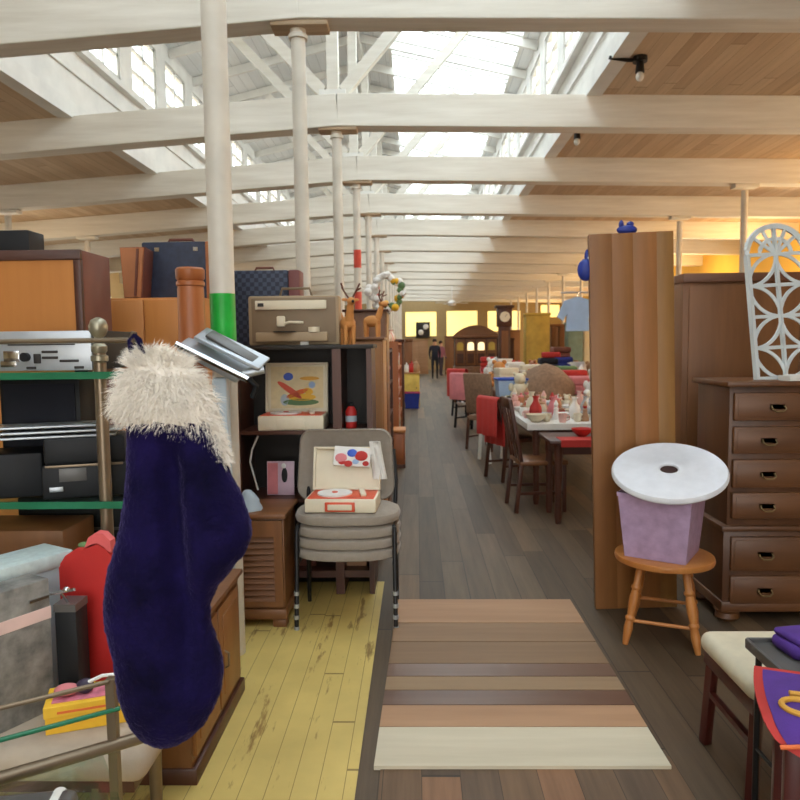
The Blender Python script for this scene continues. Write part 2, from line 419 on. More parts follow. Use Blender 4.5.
for x0, x1, z0, z1 in fw:
    if x0 > WR-.3: continue
    x1 = min(x1, WR-.1)
    def b(nm):
        m = MB()
        for k in range(2): xx = x0+(x1-x0)*k; m.bx(xx-.04, xx+.04, FAR-.02, FAR+.02, z0, z1)
        m.bx(x0, x1, FAR-.02, FAR+.02, z0-.04, z0+.04); m.bx(x0, x1, FAR-.02, FAR+.02, z1-.04, z1+.04)
        fr = struct(m.build(nm, M['wall_olive'], smooth=False))
        MB().bx(x0, x1, FAR+.05, FAR+.06, z0, z1).build('pane', glow, fr, smooth=False)
        return fr
    win(b)

# wall behind the photographer, with an opening added and sized to admit frontal daylight
OB = (-2.4, 3.0, 2.4)
a = MB(); a.bx(WL, OB[0], BACK-.15, BACK, 0, 4.5); a.bx(OB[1], WR, BACK-.15, BACK, 0, 4.5); a.bx(OB[0], OB[1], BACK-.15, BACK, OB[2], 4.5)
struct(a.build('wall_back', M['wall_cream'], smooth=False))
# lantern roof rafters (structure)
a = MB()
yy = BACK+.6
while yy < FAR:
    a.bar((XL, yy, EV-.08), (RX, yy, RG-.08), .06, .14); a.bar((RX, yy, RG-.08), (XR, yy, EV-.08), .06, .14); yy += 1.2
a.bx(RX-.04, RX+.04, BACK, FAR, RG-.22, RG-.02)
struct(a.build('trim_3', M['white_paint'], smooth=False))

# posts and trussed beams
ordw = ['nearest', 'second', 'third', 'fourth', 'fifth', 'sixth', 'seventh', 'eighth', 'ninth', 'tenth', 'eleventh', 'twelfth', 'thirteenth', 'fourteenth', 'fifteenth', 'sixteenth']
def truss(y, label):
    t = thing('roof_beam', label, 'ceiling beam', (XC, y, zb(XC)), 0, 'white roof beams across the hall')
    b = MB(); x0 = WL-XC; x1 = WR-XC
    b.bar((x0, 0, zb(WL)-zb(XC)+BH/2), (.02, 0, BH/2), .24, BH, .01)
    b.build('tie_beam', M['white_beam'], t, smooth=False)
    b = MB(); b.bar((.02, 0, BH/2), (x1, 0, zb(WR)-zb(XC)+BH/2), .24, BH, .01)
    b.build('tie_beam', M['white_beam'], t, smooth=False)
    zt = RG-.2-zb(XC); rx = RX-XC
    MB().bar((rx+.06, 0, BH-.05), (rx+.06, 0, zt), .13, .13).build('king_post', M['white_beam'], t, smooth=False)
    MB().box((rx+.06, 0, BH+.02), (.3, .2, .06)).build('plate', M['white_paint'], t, smooth=False)
    for s in (-1, 1):
        MB().bar((rx+.06+s*.12, 0, BH+.05), (rx+s*1.75, 0, zt-.62), .1, .13).build('brace', M['white_beam'], t, smooth=False)
    return t
for i, y in enumerate(BEAM_Y):
    if i < 3: lab = ['white roof beam behind the photographer', 'white roof beam above the photographer', 'white roof beam over the green-banded post, above the picture'][i]
    else: lab = '%s white painted roof beam counted from the top of the picture' % ['topmost', 'second', 'third', 'fourth', 'fifth', 'sixth', 'seventh', 'eighth', 'ninth', 'tenth', 'eleventh', 'twelfth', 'thirteenth', 'fourteenth', 'fifteenth'][i-3]
    truss(y, lab)
bandpx = {0: [('green_band', 294, 349)], 3: [('red_band', 250, 268), ('red_band', 292, 312)], 5: [('red_band', 282, 296)]}
k = 0
for i, y in enumerate(BEAM_Y[2:]):
    t = thing('support_post', ('%s round white post in the row down the hall' % ordw[i]) + (', with a green painted band' if i == 0 else ', with red painted bands' if i in bandpx else ''), 'post', (XC+(.015 if i == 0 else 0), y, 0), 0, 'round posts of the main row')
    h = zb(XC)
    MB().lathe([(.056, 0), (.056, h-.09)], seg=24).build('shaft', M['post'], t)
    b = MB(); b.lathe([(.075, h-.11), (.075, h-.08), (.062, h-.07), (.062, h-.04)], seg=20); b.build('collar', M['post'], t)
    MB().box((.02, 0, h-.02), (.44, .2, .04), None, .008).build('bolster', M['bolster_wood'], t, smooth=False)
    for (mn, y0, y1) in bandpx.get(i, []):
        px = 417+F*XC/y; z1 = P(px, y0, y).z; z0 = P(px, y1, y).z
        o = MB().lathe([(.0572, z0), (.0572, z1)], seg=24).build('painted_band', M[mn], t); o['label'] = ('green' if 'green' in mn else 'red')+' painted band'
for sX, who in ((4.95, 'right'), (-6.3, 'left')):
    for i, y in enumerate(BEAM_Y[2:-1]):
        t = thing('support_post', '%s slim white post of the row towards the %s wall' % (ordw[i], who), 'post', (sX, y, 0), 0, 'slim posts of the %s row' % who)
        h = zb(sX)
        MB().lathe([(.05, 0), (.05, h-.08)], seg=16).build('shaft', M['post'], t)
        MB().box((0, 0, h-.025), (.36, .18, .05), None, .008).build('bolster', M['white_beam'], t, smooth=False)

# bulb holders on the right-hand ceiling
bulb_m = plain('bulb_glass', srgb(216, 214, 206), .1)
def lampholder(px, py, Y, label):
    p = P(px, py, Y); zc_ = zceil(p.x)
    t = thing('ceiling_lamp', label, 'lamp', (p.x, Y, zc_), 0, 'bulb holders on the ceiling')
    MB().cyl((0, 0, 0), (0, 0, -.05), .07).build('base', M['black_metal'], t)
    MB().cyl((0, 0, -.05), (0, 0, -.15), .035, .045).build('socket', M['black_metal'], t)
    MB().tube([(0, 0, -.03), (-.12, 0, -.03), (-.3, 0, .0)], .018).build('conduit', M['black_metal'], t)
    MB().sph((0, 0, -.185), .04, (1, 1, 1.2)).build('bulb', bulb_m, t)
lampholder(640, 62, 7.1, 'black bulb holder on the brown boards behind the topmost beam')
lampholder(577, 143, 9.3, 'black bulb holder with clear bulb behind the second beam')
# white fan lamp far down the hall
p = P(452, 303, 30); t = thing('ceiling_fan', 'white ceiling fan with lamp far down the hall', 'fan', (p.x, 30, 0))
MB().cyl((0, 0, p.z), (0, 0, zb(p.x)+.36), .03).build('rod', M['white'], t)
MB().lathe([(.05, -.12), (.16, -.1), (.2, 0), (.1, .1)], (0, 0, p.z)).build('housing', M['white'], t)
for k in range(4):
    a_ = k*PI/2+.4; d = Vector((math.cos(a_), math.sin(a_), 0))
    MB().bar(d*.15+Vector((0, 0, p.z)), d*.75+Vector((0, 0, p.z)), .14, .015).build('blade', M['white'], t)

# ------------------------------------------------------------------ floor patch
t = thing('floor_patch', 'patch of cross-laid boards with a white painted board let into the dark floor', 'floor patch', (0, 0, 0))
rows = [(602, 626, 'pink_wood'), (626, 645, 'patch_brown'), (645, 667, 'patch_brown2'), (667, 680, 'patch_dark'), (680, 694, 'patch_light'), (694, 709, 'patch_dark'), (709, 731, 'pink_wood'), (731, 771, 'patch_white')]
for y0, y1, mn in rows:
    q = lambda e: (398+.143*(602-e), 570-.6*(602-e))
    a0, a1 = q(y0); b0, b1 = q(y1)
    c = [PF(a0, y0), PF(a1, y0), PF(b1, y1-.6), PF(b0, y1-.6)]
    o = MB().rings([[Vector((w.x, w.y, .001)) for w in c], [Vector((w.x, w.y, .016)) for w in c]]).build('board', M[mn], t, smooth=False)
    if mn == 'patch_white': o['label'] = 'white painted board'

# ------------------------------------------------------------------ lights and world
w = bpy.data.worlds.new('world'); sc.world = w; w.use_nodes = True
nt = w.node_tree; bg = nt.nodes['Background']
tc = nt.nodes.new('ShaderNodeTexCoord'); sp = nt.nodes.new('ShaderNodeSeparateXYZ'); nt.links.new(tc.outputs['Generated'], sp.inputs[0])
nt.links.new(ramp(nt, sp.outputs['Z'], [(0.0, (1.0, .965, .91)), (.25, (.93, .965, 1.0)), (1, (.86, .93, 1.0))]), bg.inputs['Color'])
bg.inputs['Strength'].default_value = 6.6
def bulb(name, loc, power, c=(1, .82, .55), r=.25):
    l = bpy.data.lights.new(name, 'POINT'); l.energy = power; l.color = c; l.shadow_soft_size = r
    o = bpy.data.objects.new(name, l); o.location = loc; COL.objects.link(o)
for y in (5.4, 10.2, 15, 19.8, 24.6, 31.8, 38):
    bulb('lamp_light_right', (7.2, y, 2.8), 170, (1, .62, .24))
for y in (5.4, 12, 20, 28):
    bulb('lamp_light_left', (-6.9, y, 2.7), 45, (1, .8, .55), .3)

# ================================================================== left foreground
# --- clothes rail holding the stocking
YS = 1.17
rz_ = P(60, 341, YS).z
t = thing('clothes_rail', 'thin metal rail across the left foreground holding the plush stocking', 'rail', (P(60, 341, YS).x, YS, 0))
ox = t.location.x
MB().tube([(-1.25-ox, 0, rz_), (P(128, 341, YS).x-ox, 0, rz_), (P(134, 341, YS).x-ox, -.012, rz_-.004), (P(137, 341, YS).x-ox, -.012, rz_+.014)], .0045).build('bar', M['bronze'], t)
MB().cyl((-1.25-ox, 0, .02), (-1.25-ox, 0, rz_), .012).build('pole', M['bronze'], t)
MB().cyl((-1.25-ox, 0, 0), (-1.25-ox, 0, .02), .18, seg=28).build('base', M['bronze'], t)

# --- plush stocking
def spl(tab, y):
    for (y0, *a), (y1, *b) in zip(tab, tab[1:]):
        if y0 <= y <= y1:
            f = (y-y0)/(y1-y0); f = f*f*(3-2*f)*.5+f*.5
            return [p+(q-p)*f for p, q in zip(a, b)]
    return tab[-1][1:]
st = thing('christmas_stocking', 'dark navy purple plush Christmas stocking with shaggy white cuff hanging in the foreground', 'stocking', P(165, 745, YS))
so = Vector(st.location)
leg_tab = [(415, 128, 214), (440, 128, 220), (470, 128, 229), (500, 125, 243), (520, 122, 250), (535, 119, 252), (552, 114, 246), (570, 109, 231), (588, 106, 217), (605, 105, 210), (622, 106, 210), (640, 110, 216), (655, 114, 221), (672, 117, 223), (690, 119, 221), (706, 123, 215), (722, 130, 206), (735, 139, 193), (743, 150, 180), (747, 160, 168)]
def body_ring(y, tab, front=.30, n=72, jit=.0012):
    xl, xr = spl(tab, y); a = P(xl, y, YS); b = P(xr, y, YS); c = (a+b)/2; hw = (b.x-a.x)/2
    hd = min(hw*.62, .062); r = []
    for i in range(n):
        th = 2*PI*i/n; x = math.cos(th); yy = math.sin(th)
        px = xl+(xr-xl)*(x+1)/2
        g = 0
        if 428 < y < 690:                      # the fold down the leg and the bulge of the inner foot
            cx = 176+(y-430)*.075; g = .040*math.exp(-((px-cx)/12)**2)*min(1, (y-428)/40)*min(1, (690-y)/60)
        sy = yy*hd
        if yy < 0: sy += g*(-yy)
        r.append(c+Vector((x*hw+random.uniform(-jit, jit), sy+random.uniform(-jit, jit), random.uniform(-jit, jit)))-so)
    return r
ys_ = [415+i*4 for i in range(84) if 415+i*4 < 748]
MB().rings([body_ring(y, leg_tab) for y in ys_]).build('body', M['plush'], st, ang=80)
# cuff: an inner sleeve and shaggy strands
cuff_tab = [(352, 143, 152), (358, 136, 172), (366, 130, 188), (378, 126, 198), (395, 120, 206), (410, 117, 213), (420, 122, 216), (428, 158, 219), (440, 190, 222), (455, 207, 225), (468, 218, 228)]
MB().rings([body_ring(y, cuff_tab, n=32, jit=.003) for y in range(352, 467, 6)]).build('cuff', M['ivory_fur'], st, ang=80)
cuff = [o for o in st.children if o.name.startswith('cuff')][0]
b = MB(); bm = b.bm
for q in range(11000):
    y = random.uniform(352, 462); th = random.uniform(0, 2*PI)
    xl, xr = spl(cuff_tab, y); A = P(xl, y, YS); B = P(xr, y, YS); c = (A+B)/2; hw = (B.x-A.x)/2; hd = min(hw*.62, .062)
    n0 = Vector((math.cos(th), math.sin(th)*1.2, 0)); p = c+Vector((math.cos(th)*hw, math.sin(th)*hd, 0))-so
    L = random.uniform(.014, .034)*(1 if y < 405 else .62)
    d = (n0*random.uniform(.25, .8)+Vector((random.uniform(-.45, .45), random.uniform(-.3, .3), random.uniform(-1.0, .25)))).normalized()
    if y < 368: d = (d+Vector((random.uniform(-.6, .4), 0, 1.2))).normalized()
    wv = d.cross(Vector((random.uniform(-1, 1), random.uniform(-1, 1), random.uniform(-1, 1)))).normalized()*.0007
    m_ = p+d*L*.55; e = p+d*L+Vector((0, 0, -.2*L))
    v0 = bm.verts.new(p-wv); v1 = bm.verts.new(p+wv); v2 = bm.verts.new(m_+wv*.8); v3 = bm.verts.new(m_-wv*.8); v4 = bm.verts.new(e)
    bm.faces.new((v0, v1, v2, v3)); bm.faces.new((v3, v2, v4))
fur = b.build('fur', M['ivory_fur'], cuff); fur['kind'] = 'stuff'
lp = [P(x, y, YS)-so for x, y in ((140, 362), (134, 350), (133, 341), (137, 335), (142, 340), (145, 352), (147, 364))]
MB().tube([q+Vector((0, -.012, 0)) for q in lp], .005).build('hanging_loop', M['plush'], st)

# --- display shelving of metal posts and glass
EYd = 2.15
pr = P(106, 500, EYd)
t = thing('display_shelves', 'tall metal and glass display shelves with a ball finial at far left', 'shelves', (pr.x, EYd, 0)); X0 = pr.x
zt = P(106, 372, EYd).z; zs = P(106, 500, EYd).z
dpt = .42
for (x, y) in ((0, 0), (0, dpt-.04), (-1.15, 0), (-1.15, dpt-.04)):
    o = MB().cyl((x, y, 0), (x, y, zt+.06), .019).build('post', M['bronze'], t)
    if y == 0: MB().lathe([(.019, 0), (.026, .005), (.026, .02), (.016, .025), (.024, .035), (.024, .05), (.016, .058), (.012, .075), (.020, .083), (.027, .097), (.029, .112), (.022, .130), (.006, .139)], (x, y, zt+.03)).build('finial', M['pewter'], o)
xr_ = P(120, 372, EYd).x-X0
for z in (zt, zs, .62, .2):
    MB().bx(-1.2, xr_, -.03, dpt, z-.016, z, .002).build('glass_shelf', M['rack_glass'], t, smooth=False)
    MB().bx(-1.2, xr_, -.034, -.028, z-.02, z+.002).bx(xr_, xr_+.006, -.034, dpt, z-.02, z+.002).build('shelf_edge', M['green_edge'], t, smooth=False)

# --- silver receiver on the top shelf
hx = P(101, 350, EYd).x; zt_r = P(50, 331, EYd).z; fx = P(92, 350, EYd).x
t = thing('stereo_receiver', 'silver stereo receiver with black side on the top glass shelf', 'stereo receiver', (fx-.24, EYd, zt))
h = zt_r-zt
MB().bx(-.22, .265, .01, .30, .008, h, .004).build('housing', M['black_plastic'], t)
fp = MB().bx(-.24, .24, -.004, .012, .006, h, .003).build('front_panel', M['silver'], t)
for q in range(14): MB().bx(-.20+q*.012, -.193+q*.012, -.007, -.003, h*.70, h*.80).build('vent_slot', M['sign_dark'], fp, smooth=False)
MB().bx(-.02, .19, -.007, -.003, h*.66, h*.69).build('trim_line', M['sign_dark'], fp, smooth=False)
for x, z, w_, hh in ((-.01, .40, .05, .035), (.07, .34, .022, .03), (-.02, .22, .05, .02), (.11, .5, .05, .008), (.11, .36, .05, .008), (.17, .28, .06, .008), (.2, .12, .03, .008), (.05, .12, .03, .008)):
    MB().bx(x-w_/2, x+w_/2, -.009, -.003, h*z-hh/2, h*z+hh/2, .002).build('button', M['sign_dark'] if w_ < .05 or hh < .01 else M['chrome'], fp)
MB().cyl((.035, -.02, h*.38), (.035, 0, h*.38), .014).build('knob', M['black_plastic'], fp)
for x in (-.18, .18): MB().cyl((x, .05, 0), (x, .05, .01), .02).build('foot', M['black_plastic'], t)

# --- black speaker box behind the printer on the second shelf
a = P(22, 440, 2.48); c = P(98, 440, 2.48)
t = thing('loudspeaker', 'black loudspeaker box on the second glass shelf behind the printer', 'loudspeaker', ((a.x+c.x)/2, 2.36, zs))
MB().bx(-(c.x-a.x)/2, (c.x-a.x)/2, 0, .18, 0, zt-zs-.03, .005).build('cabinet', M['black_plastic'], t)
MB().bx(-(c.x-a.x)/2+.015, (c.x-a.x)/2-.015, -.006, .001, .015, zt-zs-.045, .003).build('grille', M['black_cloth'], t)

# --- black printer with silver trays on the second shelf
cn = P(42, 497, EYd)
t = thing('printer', 'black printer with silver paper trays turned cornerwise on the second glass shelf', 'printer', (cn.x, EYd+.005, zs), 0)
rot = Matrix.Rotation(R(20), 4, 'Z')
def bxr(m, x0, x1, y0, y1, z0, z1, bev=.004): return m.box(rot @ Vector(((x0+x1)/2, (y0+y1)/2, (z0+z1)/2)), (x1-x0, y1-y0, z1-z0), rot.to_3x3(), bev)
bh = P(42, 440, EYd).z-zs
bxr(MB(), 0, .25, 0, .17, 0, bh*.55).build('lower_body', M['black_plastic'], t)
bxr(MB(), .005, .25, .01, .17, bh*.55, bh, .012).build('upper_body', M['black_plastic'], t)
bxr(MB(), -.25, -.005, .06, .24, 0.0, bh*.75, .01).build('side_unit', M['black_plastic'], t)
for z, dx in ((.01, .0), (.026, .02), (.043, -.02)):
    bxr(MB(), -.24+dx, .22+dx, .02, .15, bh+z-.01, bh+z-.003, .002).build('paper_tray', M['silver'], t)
bxr(MB(), .01, .24, -.003, .002, bh*.52, bh*.56, .001).build('seam_trim', M['bronze'], t)
bxr(MB(), .02, .06, -.004, .003, bh*.12, bh*.2, .001).build('badge', M['silver'], t)
bxr(MB(), .05, .13, -.003, .003, bh*.28, bh*.5, .001).build('card_slot', M['dark_grey'], t)

# --- things on the lower glass shelf
lx = P(2, 600, 2.2).x
t = thing('wooden_crate', 'dark brown wooden box on the lower glass shelf behind the pale blue case', 'box', (P(30, 545, 2.2).x-.08, 2.2, .62))
MB().bx(-.2, .19, 0, .22, 0, P(30, 531, 2.2).z-.62, .005).build('body', M['panel_brown'], t)
MB().bx(-.2, .19, -.006, 0, .1, .12).build('trim_strip', M['dark_wood'], t)
t = thing('black_case', 'black box under the second glass shelf beside the metal post', 'box', (P(50, 530, 2.2).x, 2.45, .62))
MB().bx(-.25, .2, 0, .1, 0, .30, .006).build('body', M['black_plastic'], t); MB().bx(-.25, .2, -.004, 0, .18, .19).build('lid_seam', M['dark_grey'], t)

# --- beige upholstered seat (bench) with things on it
SZ = PF(0, 730, 0).z
zz = .45
YA = 1.64
xr2 = P(143, 745, YA).x
t = thing('upholstered_bench', 'beige upholstered bench seat at bottom left under the boxes', 'bench', (xr2-.45, YA, 0))
MB().box((0, .235, zz-.045), (.90, .47, .09), None, .04, 4).build('seat', M['beige_fabric'], t)
MB().bx(-.42, .41, .03, .44, zz-.12, zz-.09).build('seat_frame', M['dark_wood'], t)
for x in (-.40, .31):
    for y in (.05, .42): MB().cyl((x, y, 0), (x, y, zz-.11), .018, .022).build('leg', M['bronze'], t)
a = P(52, 640, 1.86)
hm = P(52, 578, 1.86).z-zz
t = thing('marbled_box', 'grey marbled file box with a pale pink label strip', 'box', (a.x, 1.86, zz))
rotm = R(60)
t.rotation_euler = (0, 0, rotm)
MB().bx(-.32, 0, 0, .09, 0, hm, .003).build('body', M['marble'], t)
MB().bx(-.321, .001, -.002, .06, hm*.70, hm*.79).build('label_strip', plain('pale_pink', srgb(226, 196, 190), .6), t, smooth=False)
MB().bx(-.06, -.005, -.006, 0, hm*.86, hm*.88).build('clasp', M['chrome'], t)
MB().bx(-.02, -.005, -.005, 0, hm*.05, hm*.08).build('rivet', M['chrome'], t)
t = thing('blue_case', 'pale blue case with speckled lid behind the marbled box', 'case', (P(74, 580, 2.04).x, 2.04, zz), R(60))
hb = P(74, 549, 2.04).z-zz
MB().bx(-.42, 0, 0, .14, 0, hb-.02, .006).build('body', M['blue_case'], t)
MB().bx(-.425, .003, -.004, .144, hb-.045, hb, .008).build('lid', plain('speckled_blue', srgb(190, 206, 206), .6, var=.12, scale=40), t)
t = thing('black_binder', 'narrow black box standing between the marbled box and the red apple board', 'box', (P(66, 690, 1.86).x, 1.875, zz))
hbk = P(66, 607, 1.86).z-zz
MB().bx(-.03, .03, 0, .07, 0, hbk, .003).build('body', M['black_plastic'], t); MB().bx(-.031, .031, -.002, .071, hbk-.02, hbk+.001).build('lid', M['dark_grey'], t)
a = P(50, 600, 1.82); c = P(97, 587, 1.80)
mb = MB().cyl(Vector((-.035, -.012, hbk+.035)), Vector((.045, -.03, hbk+.055)), .0045); mb.sph((.02, -.023, hbk+.052), .009)
mb.cyl((0, .02, hbk), (0, -.018, hbk+.046), .004); mb.build('chrome_handle', M['chrome'], t)
# red apple-shaped board
YR = 2.0
t = thing('apple_board', 'red apple-shaped wooden board with a pink stem and green leaf', 'apple board', P(90, 690, YR))
ao = Vector(t.location); ao.z = zz; t.location.z = zz
ol = [(62, 700), (61, 640), (58, 600), (57, 580), (59, 566), (65, 556), (74, 550), (82, 550), (88, 546), (96, 543), (104, 547), (109, 554), (117, 560), (121, 575), (122, 590), (120, 640), (120, 700)]
MB().prism([((P(x, y, YR)-ao).x, max(0, (P(x, y, YR)-ao).z)) for x, y in ol], .03).build('body', M['red'], t, ang=30)
MB().prism([((P(x, y, YR)-ao).x, (P(x, y, YR)-ao).z) for x, y in ((84, 549), (88, 538), (95, 533), (103, 534), (110, 541), (111, 553), (97, 544))], .034).build('stem', plain('pink_red', srgb(214, 92, 92), .5), t)
MB().sph((P(114, 555, YR)-ao)+Vector((0, .03, 0)), .018, (1.2, .5, .7)).sph((P(79, 549, YR)-ao)+Vector((0, .04, 0)), .018, (1.3, .5, .6)).build('leaf', M['green'], t)
# yellow game box
t = thing('game_box', 'yellow game box with pink picture lid on the beige bench', 'box', P(46, 745, 1.72))
t.location.z = zz; t.rotation_euler = (0, 0, R(20))
MB().bx(0, .21, 0, .11, 0, .062, .002).build('tray', M['yellow'], t, smooth=False)
ld = MB().bx(-.003, .213, -.003, .113, .045, .075, .002).build('lid', plain('lid_yellow', srgb(238, 190, 52), .5), t, smooth=False)
MB().bx(.015, .2, .015, .1, .0752, .0765).build('lid_picture', plain('pic_pink', srgb(206, 120, 140), .5, var=.3, scale=30), ld, smooth=False)
MB().bx(.03, .17, -.0045, -.002, .054, .06).build('printed_line', M['orange'], ld, smooth=False)
t2 = thing('toy_figures', 'small dark and pink toy lying on the yellow game box', 'toy', (t.location.x+.03, t.location.y+.06, zz+.0765), R(15))
MB().sph((0, 0, .018), .02, (1.6, 1, .8)).build('body', M['pink'], t2); MB().sph((.045, .005, .02), .02, (1.2, .8, 1)).build('head', plain('dk', srgb(60, 50, 70), .6), t2); MB().tube([(.05, 0, .03), (.09, .0, .045), (.12, .01, .04)], .005).build('arm', M['white'], t2)

# --- metal trolley with tubular rails in the corner
p1 = P(112, 700, 1.42); ux = Vector((-.83, -.56, 0)); 
t = thing('tubular_trolley', 'low tubular metal trolley with green edged rail at bottom left', 'trolley', (p1.x, p1.y, 0))
def zat(py): return P(112, py, 1.42).z
E0 = Vector((0, 0, 0)); L_ = .62; E1 = ux*L_; nb = Vector((-.56, .83, 0))*.0
MB().bx(-.0095, .0095, -.0095, .0095, 0, zat(678)).build('post', M['bronze'], t)
MB().cyl(E1, E1+Vector((0, 0, zat(678))), .012).build('post', M['bronze'], t)
for py, rr, mn, ext in ((679, .005, 'bronze', 0), (708, .005, 'green_edge', .02), (743, .0135, 'bronze', .075)):
    MB().cyl(E1+Vector((0, 0, zat(py))), E0-ux*ext+Vector((0, -.012, zat(py))), rr).build('rail', M[mn], t)
up = Vector((.56, -.83, 0))
lowz = .50
MB().bar(E0+up*.0+Vector((0, 0, lowz)), E1+up*.0+Vector((0, 0, lowz)), .30, .012).build('lower_shelf', M['rack_glass'], t, smooth=False)
pt = P(28, 798, 1.2)
t = thing('folded_bag', 'dark grey bag with two pale stripes on the trolley at bottom left', 'bag', (pt.x-.02, pt.y-.02, lowz+.006), R(10))
hgt = max(.03, P(30, 786, 1.25).z-lowz-.008)
MB().box((0, 0, hgt/2), (.2, .13, hgt), None, .02, 3).build('body', M['dark_grey'], t)
for x in (-.06, .065): MB().box((x, 0, hgt/2), (.028, .133, hgt+.004), None, .02, 3).build('stripe', M['white_cloth'], t)

# ================================================================== left middle
# cabinet with dark frame and orange panel
YB = 2.75
xr3 = P(83, 300, YB).x; ht = P(40, 250, YB).z
t = thing('tall_cabinet', 'tall cabinet back with orange wood panel and dark brown frame behind the display shelves', 'cabinet', (xr3, YB, 0))
MB().bx(-1.3, 0, .012, .26, 0, ht, .006).build('carcass', M['brown_leather'], t)
MB().bx(-1.3, -.03, 0, .014, .05, ht-.04).build('panel', M['orange_wood'], t, smooth=False)
MB().bx(-1.3, 0, -.008, .014, ht-.04, ht, .004).build('top_rail', M['dark_wood_x'], t); MB().bx(-.03, 0, -.008, .014, 0, ht-.04, .003).build('stile', M['dark_wood'], t)
# black case on it
t = thing('black_case', 'black case lying on top of the orange cabinet at the left edge', 'case', (P(-12, 247, 2.85).x, 2.85, ht))
MB().bx(-.2, P(32, 247, 2.85).x-P(-12, 247, 2.85).x, -.02, .1, 0, P(0, 231, 2.85).z-ht, .006).build('shell', M['black_plastic'], t); MB().bx(-.1, .05, -.024, -.018, .02, .03).build('clasp', M['dark_grey'], t)
# second cabinet with pale orange panel
YC = 3.42
xa = P(84, 400, YC).x; xb = P(205, 400, YC).x; ht2 = P(120, 298, YC).z
t = thing('wood_cabinet', 'orange veneered cabinet carrying the brown speaker and the navy suitcase', 'cabinet', (xa, YC, 0))
MB().bx(0, xb-xa, .01, .42, 0, ht2, .005).build('carcass', M['orange_wood'], t)
mid = P(148, 400, YC).x-xa
MB().bx(.01, mid-.004, -.006, .011, .06, ht2-.01, .004).build('door', M['orange_wood'], t); MB().bx(mid+.004, xb-xa-.01, -.006, .011, .06, ht2-.01, .004).build('door', M['orange_wood'], t)
# brown speaker
pa = P(105, 296, YC+.02); pb = P(146, 296, YC+.02)
t = thing('wooden_speaker', 'tan and brown tapered speaker standing on the orange cabinet', 'loudspeaker', (pb.x, YC+.03, ht2))
hs = P(120, 247, YC+.02).z-ht2; w2 = P(118, 270, YC).x-pb.x
MB().rings([[(w2, 0, z*1.0), (0, -.0, z), (0+.0, .22, z), (w2-.03, .22, z)] if 0 else [(w2+k_, 0, z), (-k2, 0, z), (-k2-.03, .24, z), (w2-.06, .24, z)] for z, k_, k2 in ((0, .012, .025), (hs, 0, 0))]).build('cabinet', M['brown_leather'], t, smooth=False)
MB().rings([[(w2+.006+k_, -.012, z), (-k2-.004, -.012, z), (-k2-.004, .002, z), (w2+.006+k_, .002, z)] for z, k_, k2 in ((.004, .012, .025), (hs-.004, 0, 0))]).build('front_panel', M['tan_leather'], t, smooth=False)
MB().bar((-.05, -.016, .01), (-.03, -.016, hs-.01), .012, .01).build('strip', M['brown_leather'], t)
# navy suitcase
pa = P(140, 296, YC+.16); pb = P(211, 296, YC+.16)
t = thing('suitcase', 'navy suitcase with tan edge standing on the orange cabinet behind the tan speaker', 'suitcase', ((pa.x+pb.x)/2, YC+.20, ht2))
hw = (pb.x-pa.x)/2; hs = P(170, 241, YC+.18).z-ht2
MB().bx(-hw, hw-.03, 0, .17, 0, hs, .01).build('shell', M['navy'], t); MB().bx(hw-.035, hw, -.004, .174, 0, hs, .008).build('edge', M['tan_leather'], t)
MB().tube([(-.07, .08, hs), (-.06, .08, hs+.02), (.06, .08, hs+.02), (.07, .08, hs)], .008).build('handle', M['brown_leather'], t)
for x in (-.1, .1): MB().bx(x-.012, x+.012, -.006, 0, hs-.05, hs-.03).build('clasp', M['chrome'], t)
# turned column
YK = 3.02
pk = P(191, 300, YK); hk = P(190, 268, YK).z; rk = .056
t = thing('wooden_column', 'tall turned reddish wood column standing beside the green-banded post', 'column', (pk.x, YK, 0))
MB().lathe([(.09, 0), (.09, .05), (.07, .07), (rk+.01, .1), (rk+.008, .5), (rk, hk-.09), (rk-.002, hk-.08)], seg=24).build('shaft', M['cedar'], t)
MB().lathe([(rk-.004, hk-.082), (rk+.004, hk-.075), (rk+.004, hk-.06), (rk-.003, hk-.055), (rk+.005, hk-.045), (rk+.006, hk-.008), (rk-.002, hk)], seg=24).build('capital', M['cedar'], t)
# pedestal with silver console
YP = 2.97
pp = P(223, 430, YP)
t = thing('exercise_console', 'silver tilted console on a pale blue pedestal in front of the green-banded post', 'machine', (pp.x, YP, 0))
po = Vector((pp.x, YP, 0))
zc1 = P(228, 375, YP).z
MB().bx(-.035, .03, -.03, .03, .03, zc1-.01, .012).build('pedestal', M['pale_blue'], t)
MB().bx(-.07, .02, -.06, .10, 0, .03, .01).build('foot', M['pale_blue'], t)
pA = P(186, 341, YP)-po; pB = P(246, 374, YP)-po
MB().bar(pA+Vector((0, -.01, .0)), pB+Vector((0, -.01, 0)), .16, .038, .012, up=(0, -.35, 1)).build('console', M['silver'], t)
n_ = Vector((.4, -.2, .9))*.032
MB().bar(pA+n_+Vector((.05, 0, .004)), pB+n_+Vector((.07, 0, .01)), .13, .02, .008, up=(0, -.35, 1)).build('cover', M['silver'], t)
MB().bar(pA+n_*1.25+Vector((.09, -.01, -.004)), pB+n_*1.3+Vector((.03, -.01, .02)), .07, .012, .003, up=(0, -.35, 1)).build('display', M['dark_grey'], t)
MB().cyl(pA+Vector((-.012, -.09, -.012)), pB+Vector((.03, -.09, -.02)), .014).build('rail', M['chrome'], t)
MB().cyl(pB+Vector((.0, -.05, .0)), pB+Vector((.085, -.03, .02)), .018).build('handle', M['silver'], t)
MB().tube([pB+Vector((.02, -.03, -.02)), pB+Vector((.05, -.03, -.05)), pB+Vector((.03, -.02, -.1))], .012).build('clip', M['black_plastic'], t)
